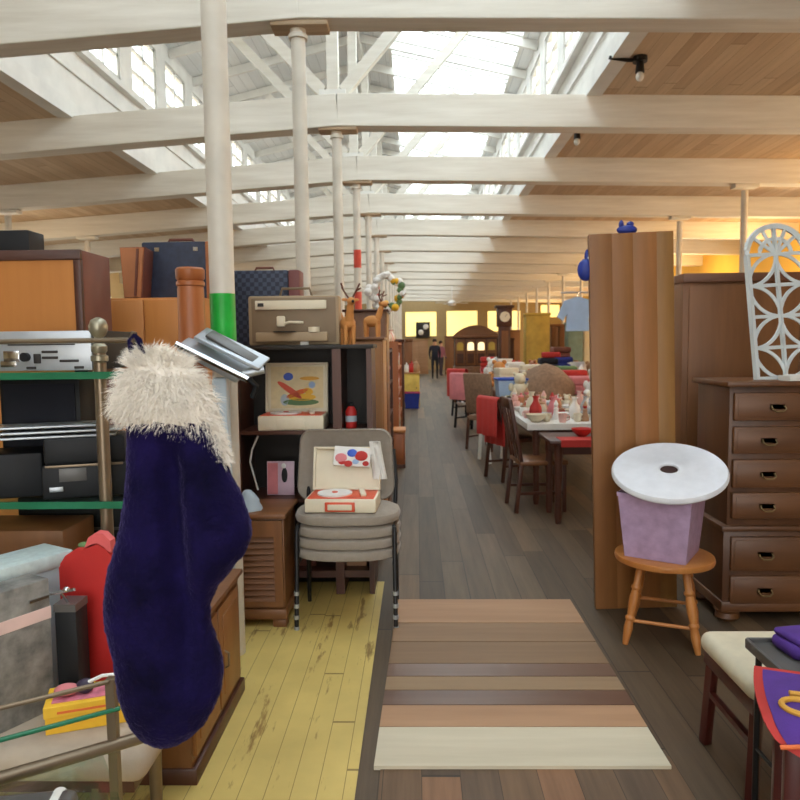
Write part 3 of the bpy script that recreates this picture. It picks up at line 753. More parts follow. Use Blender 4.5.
# low sideboard facing the aisle, half behind the stocking
Y0, Y1 = 2.2, 2.84; xs = P(242, 705, 2.8).x
hsd = P(240, 572, 2.8).z
t = thing('low_chest', 'low brown wooden chest with golden side behind the stocking', 'chest', (xs, Y0, 0))
MB().bx(-.235, -.012, 0, Y1-Y0, .05, hsd-.02, .004).build('carcass', M['brown_wood'], t)
MB().bx(-.245, .008, -.01, Y1-Y0+.01, hsd-.02, hsd, .005).build('top', M['brown_wood'], t)
MB().bx(-.24, .004, -.006, Y1-Y0+.006, 0, .06, .006).build('plinth', M['dark_wood'], t)
for k in range(2):
    y = .015+k*.3
    d = MB().bx(-.014, 0, y, y+.285, .09, hsd-.05, .004).build('door', M['light_wood'] if 0 else M['golden'], t)
    MB().bx(-.001, .004, y+.04, y+.245, .13, hsd-.09, .003).build('door_panel', M['golden'], d)
    MB().tube([(.002, y+.25-.2*k, .3), (.018, y+.25-.2*k, .29), (.018, y+.25-.2*k, .24), (.002, y+.25-.2*k, .23)], .004).build('handle', M['bronze'], d)
# louvred cabinet
YF = 3.5
xa = P(225, 560, YF).x; xb = P(285, 560, YF).x; hf = P(260, 514, YF).z
t = thing('louvred_cabinet', 'brown cabinet with louvred door left of the stacked chairs', 'cabinet', (xa, YF, 0)); w_ = xb-xa
MB().bx(.005, w_-.005, .016, .34, .07, hf-.025, .004).build('carcass', M['brown_wood'], t)
MB().bx(-.01, w_+.01, -.012, .36, hf-.025, hf, .006).build('top', M['brown_wood_x'], t)
MB().bx(-.004, w_+.004, -.006, .345, .045, .1, .008).build('plinth', M['brown_wood_x'], t)
for x in (.035, w_-.035):
    for y in (.03, .30): MB().box((x, y, .0225), (.075, .06, .045), None, .01).build('foot', M['brown_wood_x'], t)
d = MB().bx(.012, .055, -.003, .017, .11, hf-.035).bx(w_-.055, w_-.012, -.003, .017, .11, hf-.035).bx(.055, w_-.055, -.002, .016, .11, .14).bx(.055, w_-.055, -.002, .016, hf-.12, hf-.035).build('door', M['brown_wood'], t, smooth=False)
n = 11
for k in range(n):
    z = .155+(hf-.29)*k/(n-1)
    MB().box((w_/2, .008, z), (w_-.10, .006, .034), (R(-32), 0, 0)).build('louvre', M['brown_wood_x'], d, smooth=False)
# pale blue cloth on it
pcl = P(240, 503, 3.52)
t = thing('folded_cloth', 'crumpled pale blue cloth on the louvred cabinet', 'cloth', (pcl.x+.02, 3.6, hf))
b = MB(); rg = []
for i in range(7):
    z = i*.017; r0 = .085*(1-(i/7)**1.6)
    rg.append([((r0+random.uniform(-.008, .008))*math.cos(a_)*.9, (r0+random.uniform(-.008, .008))*math.sin(a_)*.8, z+random.uniform(-.004, .004)*(i > 0)) for a_ in [2*PI*q/18 for q in range(18)]])
b.rings(rg); b.build('crumpled_cloth', M['pale_blue'], t, ang=80)
# dark bookcase
YG = 3.98
xa = P(234, 400, YG).x; xm = P(337, 400, YG).x; xb = P(372, 400, YG).x; hg = P(300, 345, YG).z
t = thing('dark_bookcase', 'dark brown open bookcase holding the toy record player behind the stacked chairs', 'bookcase', (xa, YG, 0)); W = xb-xa; mx_ = xm-xa
D = .36
zsh = P(290, 431, YG).z; zs2 = P(290, 499, YG).z; 
MB().bx(0, .03, 0, D, 0, hg-.024).build('side_panel', M['dark_wood'], t, smooth=False)
MB().bx(W-.03, W, 0, D, 0, hg-.024).build('side_panel', M['dark_wood'], t, smooth=False)
MB().bx(mx_-.025, mx_+.025, 0, D, 0, hg-.024).build('divider', M['dark_wood'], t, smooth=False)
MB().bx(-.012, W+.012, -.012, D+.01, hg-.024, hg, .004).build('top', M['sign_dark'], t)
MB().bx(.03, W-.03, D-.012, D, 0, hg-.024).build('back_panel', M['sign_dark'], t, smooth=False)
for z in (zsh, zs2): MB().bx(.03, mx_-.025, .01, D-.012, z-.022, z).build('shelf', M['dark_wood_x'], t, smooth=False)
MB().bx(mx_+.025, W-.03, .01, D-.012, zsh-.03, zsh).build('shelf', M['dark_wood_x'], t, smooth=False)
MB().bx(.031, mx_-.026, .012, D-.03, .10, .14).bx(mx_+.026, W-.031, .012, D-.03, .10, .14).build('shelf', M['dark_wood_x'], t, smooth=False)
GX = xa
# tan portable record player on top
def at_top(px0, px1, Y): a = P(px0, 345, Y); c = P(px1, 345, Y); return a.x, c.x
x0, x1 = at_top(247, 339, YG+.02)
t = thing('record_player', 'tan portable record player case with carrying handle standing open on the dark bookcase', 'record player', ((x0+x1)/2, YG+.02, hg)); hw = (x1-x0)/2
hh = P(290, 295, YG+.02).z-hg
MB().bx(-hw, hw, .05, .17, 0, hh, .012).build('case', M['taupe_plastic'], t)
MB().bx(-hw+.02, hw-.02, .044, .052, .015, hh-.012, .003).build('face_plate', M['taupe_dark'], t)
MB().bx(-hw+.17*hw, hw-.28*hw, .03, .046, hh*.72, hh*.90, .003).build('control_strip', M['cream_plastic'], t)
MB().bx(-hw+.23*hw, -hw+.36*hw, .026, .031, hh*.78, hh*.85).build('dial', M['sign_dark'], t)
MB().bx(-hw+.32*hw*.6, hw-.25*hw, 0, .046, .02, hh*.26, .006).build('deck', M['taupe_plastic'], t)
MB().cyl((-.05, .02, hh*.26), (-.05, .02, hh*.28), .11*1.2*.5, seg=28).build('platter', M['black_plastic'], t)
MB().tube([(-.06, .02, hh*.42), (-.02, .015, hh*.46), (.06, .012, hh*.45)], .008).build('tone_arm', M['cream_plastic'], t)
MB().box((-.07, .022, hh*.48), (.05, .02, .06), None, .008).build('bracket', M['cream_plastic'], t)
MB().cyl((.12, .02, hh*.26), (.12, .02, hh*.36), .033).build('knob', M['cream_plastic'], t)
MB().tube([(-.09, .11, hh-.004), (-.075, .11, hh+.045), (.085, .11, hh+.045), (.1, .11, hh-.004)], .008).build('carrying_handle', M['bronze'], t)
MB().bx(.04, .085, .02, .028, -.012, .03).build('price_tag', M['white'], t, smooth=False)
# navy suitcase behind
x0, x1 = at_top(228, 302, YG+.22)
t = thing('suitcase', 'dark blue patterned suitcase with brown strap end behind the tan record player', 'suitcase', ((x0+x1)/2, YG+.20, hg)); hw = (x1-x0)/2; hh = P(270, 270, YG+.2).z-hg
MB().bx(-hw, hw-.07, 0, .14, 0, hh, .012).build('shell', M['navy_weave'], t); MB().bx(hw-.07, hw, -.003, .143, 0, hh, .012).build('end_panel', plain('plum', srgb(116, 66, 64), .6), t)
MB().tube([(-.06, .07, hh-.004), (-.05, .07, hh+.02), (.05, .07, hh+.02), (.06, .07, hh-.004)], .007).build('handle', M['brown_leather'], t)

# toy record player: used twice
def toy_player(name, label, loc, w, lid_h, lid_mat, base_h, dep, lean, rz, art):
    t = thing(name, label, 'toy record player', loc, rz)
    hw = w/2
    MB().bx(-hw, hw, 0, dep, 0, base_h, .006).build('base', M['cream_plastic'], t)
    MB().bx(-hw+.012, hw-.012, .012, dep-.012, base_h-.002, base_h+.004, .002).build('deck', M['red_plastic'], t)
    MB().cyl((-hw*.25, dep*.5, base_h+.004), (-hw*.25, dep*.5, base_h+.012), dep*.38, seg=32).build('turntable', M['white'], t)
    MB().cyl((-hw*.25, dep*.5, base_h+.012), (-hw*.25, dep*.5, base_h+.016), .016).build('spindle', M['red_plastic'], t)
    MB().box((hw*.55, dep*.5, base_h+.012), (.03, dep*.6, .018), (0, 0, R(12)), .006).build('tone_arm', M['cream_plastic'], t)
    lr = Matrix.Translation((0, dep-.005, base_h)) @ Matrix.Rotation(R(-lean), 4, 'X')
    b = MB(); b.box(lr @ Vector((0, .012, lid_h/2)), (w, .024, lid_h), lr.to_3x3(), .01, 3)
    for sx in (-1, 1): b.box(lr @ Vector((sx*(hw-.006), -.008, lid_h/2)), (.012, .03, lid_h), lr.to_3x3(), .003)
    for sz in (.006, lid_h-.006): b.box(lr @ Vector((0, -.008, sz)), (w-.01, .03, .012), lr.to_3x3(), .003)
    lid = b.build('lid', lid_mat, t)
    MB().box((0, -.006, base_h*.45), (w*.42, .014, base_h*.7), None, .004).build('handle', M['red_plastic'] if not art else M['cream_plastic'], t)
    if not art: MB().box((0, -.011, base_h*.45), (w*.34, .014, base_h*.42), None, .003).build('handle_grip', M['cream_plastic'], t)
    return t, lid, lr
x0 = P(258, 430, YG).x; x1 = P(324, 430, YG).x; w_ = x1-x0
t, lid, lr = toy_player('toy_record_player', 'cream toy record player with colourful picture lid inside the dark bookcase', ((x0+x1)/2-.005, YG+.02, zsh), w_, P(290, 363, YG+.2).z-zsh-.085, M['cream_plastic'], .085, .24, 6, 0, True)
lh = P(290, 363, YG+.2).z-zsh-.085
pic = MB().box(lr @ Vector((0, -.002, lh/2)), (w_*.84, .006, lh*.84), lr.to_3x3()).build('lid_picture', plain('pic_cream', srgb(226, 208, 164), .6, var=.08, scale=20), lid, smooth=False)
def blob(cx, cz, rx_, rz2, mat, ang=0):
    M_ = Matrix.Translation(lr @ Vector((cx*w_, -.0065, lh*cz))) @ lr.to_3x3().to_4x4() @ Matrix.Rotation(ang, 4, 'Y')
    pl = [(rx_*math.cos(2*PI*k/20), rz2*math.sin(2*PI*k/20)) for k in range(20)]
    MB().prism(pl, .004, M_).build('picture_patch', mat, pic, smooth=False)
blob(.08, .30, .085, .022, M['yellow']); blob(.06, .20, .11, .02, M['green']); blob(-.12, .45, .09, .018, M['red_plastic'], R(35)); blob(.0, .38, .07, .016, M['orange'], R(-20)); blob(-.14, .72, .03, .024, M['blue']); blob(.2, .85*.8, .06, .012, M['gold']); blob(.24, .55, .02, .02, M['shirt_blue']); blob(-.2, .25, .025, .035, M['pale_blue']); blob(.18, .42, .03, .02, M['yellow'], .3)
# things inside the bookcase
t = thing('power_cord', 'white power cord hanging down inside the dark bookcase', 'cord', P(256, 430, YG+.04))
o_ = Vector(t.location); t.location.z = zs2
b = MB().tube([Vector((P(x, y, YG+.04)-o_))+Vector((0, 0, o_.z-zs2)) for x, y in ((258, 436), (252, 450), (250, 462), (254, 476), (258, 490))], .006); b.build('cord_strand', M['white'], t)
x0 = P(263, 490, YG).x; x1 = P(291, 490, YG).x
t = thing('picture_book', 'pink picture book with a black and white figure leaning in the dark bookcase', 'book', ((x0+x1)/2, YG+.12, zs2), 0)
hh = P(278, 462, YG+.1).z-zs2
MB().box((0, 0, hh/2), (x1-x0, .014, hh), (R(-6), 0, 0), .002).build('cover', plain('pale_lilac', srgb(206, 176, 190), .5), t)
MB().box((-.045, -.012, hh/2), (.06, .003, hh*.92), (R(-6), 0, 0)).build('side_strip', M['pink'], t, smooth=False)
MB().sph((.025, -.012, hh*.6), .026, (.7, .15, 1.7), (R(-6), 0, 0)).build('printed_figure', M['black_plastic'], t)
MB().sph((.022, -.015, hh*.88), .014, (1, .15, 1.1)).build('printed_face', M['white'], t)
t = thing('red_extinguisher', 'small red bottle on the right shelf of the dark bookcase', 'bottle', (P(351, 428, YG+.1).x, YG+.12, zsh))
MB().lathe([(.03, 0), (.034, .01), (.034, .1), (.02, .125), (.013, .13)]).build('body', M['red'], t); MB().lathe([(.015, .13), (.015, .15), (.01, .155)]).build('cap', M['black_plastic'], t); MB().lathe([(.0345, .04), (.0345, .075)]).build('label', M['pale_blue'], t)
# rounded crates and boxes on the bottom shelf
zb_ = .14
for k, (px, mn, sz, lb) in enumerate(((262, 'pink', (.10, .12, .16), 'pink box'), (300, 'brown_leather', (.16, .14, .10), 'brown leather box'), (355, 'pink_wood', (.12, .14, .11), 'brown carton'))):
    x = P(px, 570, YG).x
    t = thing('small_box', lb+' on the bottom shelf of the dark bookcase', 'box', (x, YG+.1, zb_))
    MB().bx(-sz[0]/2, sz[0]/2, 0, sz[1], 0, sz[2]*.8, .004).build('body', M[mn], t); MB().bx(-sz[0]/2-.003, sz[0]/2+.003, -.003, sz[1]+.003, sz[2]*.8, sz[2], .004).build('lid', M[mn], t)
# toy deer on the bookcase
def deer(loc, s, rz, label, antl):
    t = thing('toy_deer', label, 'figurine', loc, rz, 'tan deer figurines on the bookcases')
    b = MB(); b.sph((0, 0, .13*s), .05*s, (1.5, .9, .95)); b.cyl((.05*s, 0, .15*s), (.085*s, 0, .25*s), .028*s, .02*s); b.sph((.10*s, 0, .265*s), .03*s, (1.4, .85, .85))
    for x in (-.05, .05):
        for y in (-.025, .025): b.cyl((x*s, y*s, 0), (x*s, y*s, .12*s), .011*s, .016*s, 10)
    b.build('body', M['deer'], t)
    if antl:
        for sy in (-1, 1):
            a_ = MB(); a_.tube([Vector((.085, .012*sy, .285))*s, Vector((.075, .04*sy, .33))*s, Vector((.09, .06*sy, .375))*s], .006*s, 8); a_.tube([Vector((.076, .04*sy, .33))*s, Vector((.11, .06*sy, .345))*s], .005*s, 8)
            a_.build('antler', M['ant'], t)
    for sy in (-1, 1): MB().sph((.08*s, .035*sy*s, .275*s), .012*s, (.6, 1.8, .8)).build('ear', M['deer'], t)
    MB().sph((.142*s, 0, .262*s), .009*s).build('nose', M['black_plastic'], t)
deer((P(348, 345, YG+.1).x, YG+.09, hg), .92, R(-70), 'tan toy deer with brown antlers beside the tan record player', True)
# neighbour cabinet beyond with honey side
YH = 4.75
xa = P(362, 420, YH).x; xb = P(384, 420, YH).x; hh = P(375, 337, YH).z
t = thing('honey_cabinet', 'narrow honey brown cabinet right behind the dark bookcase', 'cabinet', (xa, YH, 0)); W = xb-xa
MB().bx(-.25, W, .012, .5, .05, hh-.02, .004).build('carcass', M['light_wood'] if 0 else M['board_wood'], t); MB().bx(-.26, W+.01, -.01, .51, hh-.02, hh, .005).build('top', M['brown_wood_x'], t)
MB().bx(-.24, W-.01, 0, .014, .09, hh-.04, .004).build('door', M['board_wood'], t); MB().bx(-.26, W+.005, -.004, .505, 0, .06).build('plinth', M['dark_wood_x'], t)
deer((P(372, 336, YH+.1).x, YH+.12, hh), .85, R(-15), 'tan toy deer lying head up on the honey cabinet', True)
deer((P(364, 336, YH+.3).x-.12, YH+.3, hh), .85, R(200), 'tan toy deer half hidden on the honey cabinet', False)
# upright dark hutch beyond with flower wreath on top
YI = 5.7
xa = P(371, 420, YI).x; xb = P(388, 420, YI).x; hh = P(385, 309, YI).z
t = thing('brown_hutch', 'tall brown hutch beyond the honey cabinet with a flower wreath on it', 'cabinet', (xa, YI, 0)); W = xb-xa
MB().bx(-.2, W, .01, .5, 0, hh-.02, .004).build('carcass', M['brown_wood'], t); MB().bx(-.22, W+.015, -.02, .52, hh-.02, hh, .006).build('cornice', M['dark_wood_x'], t)
MB().bx(-.01, W-.01, -.004, .012, .8, hh-.06, .003).build('door', M['brown_wood'], t); MB().bx(-.01, W-.01, -.004, .012, .06, .75, .003).build('door', M['brown_wood'], t)
t = thing('flower_wreath', 'white and yellow green flower wreath on top of the brown hutch', 'wreath', (P(386, 309, YI).x, YI+.2, hh))
b = MB(); g_ = MB(); y_ = MB()
for k in range(46):
    a_ = 2*PI*k/46; r0 = .12+random.uniform(-.03, .03); p = (r0*math.cos(a_)*1.05, random.uniform(-.05, .05), .15+r0*math.sin(a_))
    (b if a_ > 1.2 and a_ < 4.5 or k % 5 == 0 else (g_ if k % 2 else y_)).sph(p, random.uniform(.022, .034), seg=8)
b.build('white_flowers', M['white'], t)['kind'] = 'stuff'; g_.build('leaves', M['green'], t)['kind'] = 'stuff'; y_.build('yellow_flowers', M['yellow'], t)['kind'] = 'stuff'
# ================================================================== stacked chairs
YCH = 3.47
pl = P(297, 638, YCH); prr = P(396, 634, YCH); cx = (pl.x+prr.x)/2; cw = (prr.x-pl.x)
def stack_chair(loc, label, back):
    t = thing('stacking_chair', label, 'chair', loc, 0, 'grey stacking chairs')
    h = SEAT0; hw = cw/2
    b = MB(); rg = []
    for (sc_, z) in ((.90, -.028), (.98, -.02), (1, 0), (.97, .02), (.85, .034), (.5, .04)):
        rg.append([(sc_*(hw*1.10)*math.copysign(abs(math.cos(a_))**.7, math.cos(a_)), .20+sc_*.215*math.copysign(abs(math.sin(a_))**.75, math.sin(a_)), h+z) for a_ in [2*PI*q/40 for q in range(40)]])
    b.rings(rg); b.build('seat', M['grey_fabric'], t)
    for s in (-1, 1):
        MB().tube([(s*hw, .0, 0), (s*hw*.99, .03, h-.06), (s*hw*.98, .05, h-.035)], .0115).build('leg', M['black_metal'], t)
        MB().tube([(s*hw*.98, .40, 0), (s*hw*.97, .37, h-.06), (s*hw*.96, .36, h-.035)] + ([(s*hw*.98, .45, h+.12), (s*hw*.93, .475, h+.30)] if back else [(s*hw*.96, .375, h+.02)]), .0115).build('leg', M['black_metal'], t)
        MB().tube([(s*hw*.985, .03, h-.045), (s*hw*.975, .38, h-.045)], .0115).build('side_rail', M['black_metal'], t)
        MB().cyl((s*hw, 0, .0), (s*hw, 0, .02), .014).build('foot_cap', M['silver'], t)
    MB().tube([(-hw*.97, .36, h-.045), (hw*.97, .36, h-.045)], .0115).build('stretcher', M['black_metal'], t)
    if back:
        # upholstered back panel: rounded rectangle, slightly reclined
        z0 = h+.02; z1 = P(340, 430, YCH+.44).z-loc[2]; bw = (P(384, 470, YCH+.44).x-P(291, 470, YCH+.44).x)/2
        pts = []
        rr = .07
        for (cx_, cz_, a0) in ((bw-rr, z1-rr, 0), (-bw+rr, z1-rr, 90), (-bw+rr*.8, z0+rr, 180), (bw-rr*.8, z0+rr, 270)):
            for q in range(7): a_ = R(a0+q*15); pts.append((cx_+rr*math.cos(a_), cz_+rr*math.sin(a_)))
        cz = (z0+z1)/2
        def ring(y, s): return [(x*s-.035, y+.06*(z-z0)/(z1-z0), cz+(z-cz)*s) for x, z in pts]
        MB().rings([ring(.415, .90), ring(.405, .97), ring(.418, 1), ring(.432, .99), ring(.44, .9)]).build('backrest', M['grey_fabric'], t, ang=60)
    return t
SEAT0 = P(345, 562, YCH).z+.026
zst = [0, .09, .18, P(345, 503, YCH+.02).z-SEAT0+.02]
zst = [0, .057, .114, .178]
names = ['bottom grey padded chair of the stack of four', 'second grey padded chair from the bottom of the stack', 'third grey padded chair from the bottom of the stack', 'top grey padded chair of the stack with upright backrest']
for k in range(4):
    stack_chair((cx, YCH+.006*k, zst[k]), names[k], k == 3)
topz = SEAT0+zst[3]+.04
# toy player on the chair
YT = YCH+.045
x0 = P(303, 505, YT).x; x1 = P(377, 505, YT).x; w_ = (x1-x0)*.97
lh = P(340, 446, YT+.24).z-topz-.075
t, lid, lr = toy_player('toy_record_player', 'cream toy record player with plain lid open on the top grey chair', ((x0+x1)/2, YT, topz-.002), w_, lh, M['cream_plastic'], .07, .24, 14, R(-3), False)
lidtop = lr @ Vector((0, 0, lh)); tl = Vector(t.location)
t = thing('picture_book', 'red white and blue picture book hung over the toy player lid', 'book', tl+lidtop+Vector((.045, -.035, -.01)), R(-3))
MB().box((0, -.014, -.035), (.20, .012, .105), (R(-20), R(4), 0), .002).build('cover', M['white'], t)
for x, z, r0, mn in ((-.06, -.04, .026, 'pink'), (-.055, -.06, .016, 'bright_red'), (.0, -.015, .022, 'blue'), (.05, -.03, .028, 'bright_red'), (.05, -.03, .016, 'white'), (-.02, -.07, .018, 'bright_red'), (.075, -.07, .014, 'bright_red'), (.02, -.06, .014, 'shirt_blue')):
    MB().sph((x, -.022+.36*(z+.035)*1.0, z), r0, (1.3, .14, 1), (R(-20), 0, 0), 14).build('printed_patch', M[mn], t)
t = thing('white_cloth', 'white cloth draped over the right corner of the toy player lid', 'cloth', tl+lidtop+Vector((.165, 0, 0)))
rg = []
for k in range(15):
    f = k/14; 
    rg.append([(-.028+.012*math.sin(q*2.1)+.058*q/9*(1+.3*f)+.02*f, -.05-.02*f+.012*math.sin(q*2.4+k*.25), .035-.20*f) for q in range(10)] + [(-.028+.012*math.sin(q*2.1)+.058*q/9*(1+.3*f)+.02*f, -.03-.02*f+.012*math.sin(q*2.4+k*.25), .035-.20*f) for q in range(9, -1, -1)])
MB().rings(rg).build('draped_cloth', M['white_cloth'], t, ang=80)

# ================================================================== right side
# upright board / side of tall wardrobe
YW = 3.74
xa = P(596, 610, YW).x; xb = P(677, 610, YW).x; hw_ = P(630, 234, YW).z
t = thing('tall_wood_panel', 'tall orange brown wooden panel standing upright beside the aisle', 'panel', (xa, YW, 0)); W = xb-xa
t.rotation_euler = (0, R(-1.6), 0); t.location.z = .002
MB().bx(.002, W-.002, .02, .045, 0, hw_-.002, .002).build('carcass', M['panel_brown'], t)
for k, (x0, x1) in enumerate(((0, .27), (.27, .52), (.52, .80), (.80, 1))):
    MB().bx(x0*W, x1*W, 0, .021, 0, hw_, .0006).build('board', wood('end_board%d' % k, srgb(118+7*(k % 2), 76+4*k, 40), srgb(158+6*(k % 3), 108+4*(k % 2), 60), 'z', .5, .7+.12*k), t)
t = thing('blue_bag', 'small blue plastic bag on top of the tall wood panel', 'bag', (P(627, 232, YW+.02).x, YW+.022, hw_))
MB().sph((0, 0, .025), .05, (1.1, .5, .5)).sph((-.03, 0, .05), .022, (.6, .6, 1.2)).sph((.02, .01, .055), .02, (1, .7, .8)).build('crumpled_bag', M['deep_blue'], t, ang=70)
# broad brown panel behind the dresser
YX = 4.35
xa = P(680, 400, YX).x; ht = P(720, 273, YX).z
t = thing('wardrobe', 'broad brown wardrobe panel standing behind the chest of drawers', 'wardrobe', (xa+.01, YX, 0))
MB().bx(0, 1.5, .012, .45, 0, ht-.02, .004).build('carcass', M['panel_brown'], t); MB().bx(-.006, 1.51, -.012, .46, ht-.055, ht, .005).build('top_rail', wood('top_rail', srgb(96, 58, 36), srgb(124, 78, 48), 'x'), t)
MB().bx(.035, .70, 0, .014, .1, ht-.07, .004).build('door', M['panel_brown'], t); MB().bx(.71, 1.45, 0, .014, .1, ht-.07, .004).build('door', M['panel_brown'], t)
# chest of drawers
YD = 3.55
xl = P(724, 600, YD).x; hd_ = P(760, 381, YD).z; zst_ = P(724, 527, YD).z
W = 1.0; D = .42
t = thing('chest_of_drawers', 'tall dark brown chest on chest with brass bail pulls at right', 'chest of drawers', (xl, YD, 0))
MB().bx(.012, W-.012, .02, D, zst_, hd_-.025, .003).build('upper_case', M['dresser_v'], t)
MB().bx(-.02, W+.02, -.03, D+.01, hd_-.028, hd_, .008).build('top', M['dresser'], t)
MB().bx(-.006, W+.006, .012, D+.005, .09, zst_-.02, .003).build('lower_case', M['dresser_v'], t)
MB().bx(-.024, W+.024, -.012, D+.01, zst_-.024, zst_+.006, .008).build('waist_moulding', M['dresser'], t)
MB().bx(-.015, W+.015, -.004, D+.008, .06, .115, .008).build('base_moulding', M['dresser'], t)
for x in (.04, W-.04):
    for y in (.05, D-.06): MB().lathe([(.03, 0), (.05, .02), (.045, .045), (.055, .062)], (x, y, 0), sx=1.3).build('foot', M['dresser'], t)
def pull(parent, x, z):
    b = MB(); b.box((x, -.006, z), (.085, .006, .03), None, .006)
    b.build('backplate', M['brass'], parent)
    MB().tube([(x-.032, -.012, z+.004), (x-.034, -.026, z-.01), (x-.02, -.03, z-.022), (x+.02, -.03, z-.022), (x+.034, -.026, z-.01), (x+.032, -.012, z+.004)], .0045, 8).build('bail_pull', M['brass'], parent)
for k, (y0, y1) in enumerate(((393, 421), (427, 454), (460, 488), (493, 519), (537, 571), (576, 604))):
    z1 = P(730, y0, YD).z; z0 = P(730, y1, YD).z
    d = MB().bx(.028, W-.028, -.006, .022, z0, z1, .006).build('drawer', M['dresser'], t)
    MB().bx(.045, W-.045, -.009, -.004, z0+.016, z1-.016, .003).build('drawer_panel', M['dresser'], d)
    pull(d, .20 if k else .24, (z0+z1)/2); pull(d, W-.2, (z0+z1)/2)
t = thing('paper_sheet', 'white papers on the dark chest of drawers below the trellis', 'paper', (P(795, 384, YD).x+.07, YD+.035, hd_), R(6))
MB().bx(-.12, .12, -.06, .04, 0, .025, .001).build('sheet_stack', M['white_cloth'], t, smooth=False); MB().box((.0, -.01, .0275), (.2, .08, .004), (0, 0, R(6))).build('top_sheet', M['white'], t, smooth=False)
# white trellis
YL0 = YD+.12
base = P(757, 378, YL0)
t = thing('arched_trellis', 'white arched plastic trellis with petal pattern standing on the chest of drawers', 'trellis', (base.x, YL0, hd_))
Wt = .44; Ht = P(775, 222, YL0).z-hd_
Wt = 2*(P(775, 300, YL0).x-P(748, 300, YL0).x)*.98+.03
T = .022
tilt = Matrix.Rotation(R(-8), 4, 'X') @ Matrix.Rotation(R(-2.4), 4, 'Y')
rA = Wt/2; zA = Ht-rA
def TP(x, z, y=0): return tilt @ Vector((x, y, z))
def strip(pts, wd=.016, th=.018):
    b = MB()
    for a_, c_ in zip(pts, pts[1:]):
        if (Vector(a_)-Vector(c_)).length > 1e-4: b.bar(TP(*a_), TP(*c_), wd, th)
    return b
def arcp(cx, cz, r, a0, a1, n=12): return [(cx+r*math.cos(R(a0+(a1-a0)*k/n)), cz+r*math.sin(R(a0+(a1-a0)*k/n))) for k in range(n+1)]
fr = strip([(.0, 0), (0, zA)]+arcp(rA, zA, rA, 180, 0, 20)+[(Wt, zA), (Wt, 0), (0, 0)], .02, .026).build('frame', M['lattice'], t, ang=50)
strip([(rA, 0), (rA, Ht)]).build('centre_bar', M['lattice'], t, smooth=False)
cell = zA/4
for k in range(1, 5): strip([(0, cell*k), (Wt, cell*k)]).build('crossbar', M['lattice'], t, smooth=False)
for k in range(4):
    for hx in (0, 1):
        x0 = hx*rA; z0 = k*cell
        # a petal: two quarter arcs bulging across the cell, mirrored in neighbouring cells
        f = (k+hx) % 2
        def m_(u, w): return (x0+(u if f else 1-u)*rA, z0+w*cell)
        a1 = [m_(math.sin(R(q*9)), 1-math.cos(R(q*9))) for q in range(11)]
        a2 = [m_(1-math.cos(R(q*9)), math.sin(R(q*9))) for q in range(11)]
        strip(a1, .012, .016).build('petal', M['lattice'], t, ang=60); strip(a2, .012, .016).build('petal', M['lattice'], t, ang=60)
strip(arcp(rA, zA, rA*.55, 180, 0), .014, .018).build('inner_arch', M['lattice'], t, ang=60)
for a_ in (40, 65, 115, 140): strip([(rA, zA), (rA+rA*math.cos(R(a_)), zA+rA*math.sin(R(a_)))], .012, .016).build('spoke', M['lattice'], t, smooth=False)
# round stool
YSt = 3.42
sx_ = P(664, 556, YSt); zst2 = P(664, 553, YSt).z
t = thing('round_stool', 'round honey wood stool with turned legs carrying the lilac bin', 'stool', (sx_.x, YSt, 0))
rs = (P(712, 556, YSt).x-P(616, 556, YSt).x)/2
MB().lathe([(rs*.9, zst2-.036), (rs*.985, zst2-.03), (rs, zst2-.018), (rs*.985, zst2-.004), (rs*.93, zst2), (rs*.5, zst2-.003)], seg=40).build('seat', M['stool_wood'], t)
lprof = [(.013, 0), (.017, .04), (.022, .09), (.018, .13), (.024, .14), (.024, .15), (.017, .16), (.022, .21), (.023, .26), (.017, .30), (.024, .31), (.024, .32), (.017, .33), (.018, .40), (.013, .44)]
feet = {}
for nm, px, py, Yy in (('fl', 625, 644, 0), ('fr', 698, 655, 0), ('bl', 634, 625, 0), ('br', 709, 628, 0)):
    q = PF(px, py); feet[nm] = Vector((q.x-sx_.x, q.y-YSt, 0))
feet['bl'] = -feet['fr']*.95; feet['br'] = -feet['fl']*.95
tops = {}
for k_, f in feet.items():
    top = Vector((f.x*.62, f.y*.62, zst2-.034)); ax = top-f; s_ = ax.length/.44
    MB().lathe([(r_, z_*s_) for r_, z_ in lprof], f+Vector((0, 0, 0)), 16, ax).build('leg', M['stool_wood'], t); tops[k_] = top
mid = lambda a_, f_: feet[a_]+(tops[a_]-feet[a_])*f_
for a_, c_, f_ in (('fl', 'fr', .30), ('bl', 'br', .30), ('fl', 'bl', .38), ('fr', 'br', .38)):
    pA, pB = mid(a_, f_), mid(c_, f_); MB().tube([pA, (pA*3+pB)/4, (pA+pB)/2, (pA+pB*3)/4, pB], .009).build('stretcher', M['stool_wood'], t)
# lilac bin
zb0 = zst2
bxl = P(628, 557, YSt-.12); bxr_ = P(701, 557, YSt-.12)
txl = P(620, 497, YSt-.16); txr = P(708, 497, YSt-.16)
t = thing('lilac_bin', 'square lilac bin on the round stool', 'bin', ((bxl.x+bxr_.x)/2+.03, YSt, zb0), R(-33))
hb_ = txl.z-zb0; a0 = .142; a1 = .170
def sq(a_, z): return [(-a_, -a_, z), (a_, -a_, z), (a_, a_, z), (-a_, a_, z)]
MB().rings([sq(a0, 0), sq(a1, hb_), sq(a1-.008, hb_), sq(a0-.008, .01)]).build('body', M['lilac'], t, smooth=False)
MB().rings([sq(a1+.003, hb_-.018), sq(a1+.004, hb_), sq(a1-.009, hb_), sq(a1-.009, hb_-.018)]).build('rim', M['lilac'], t, smooth=False)
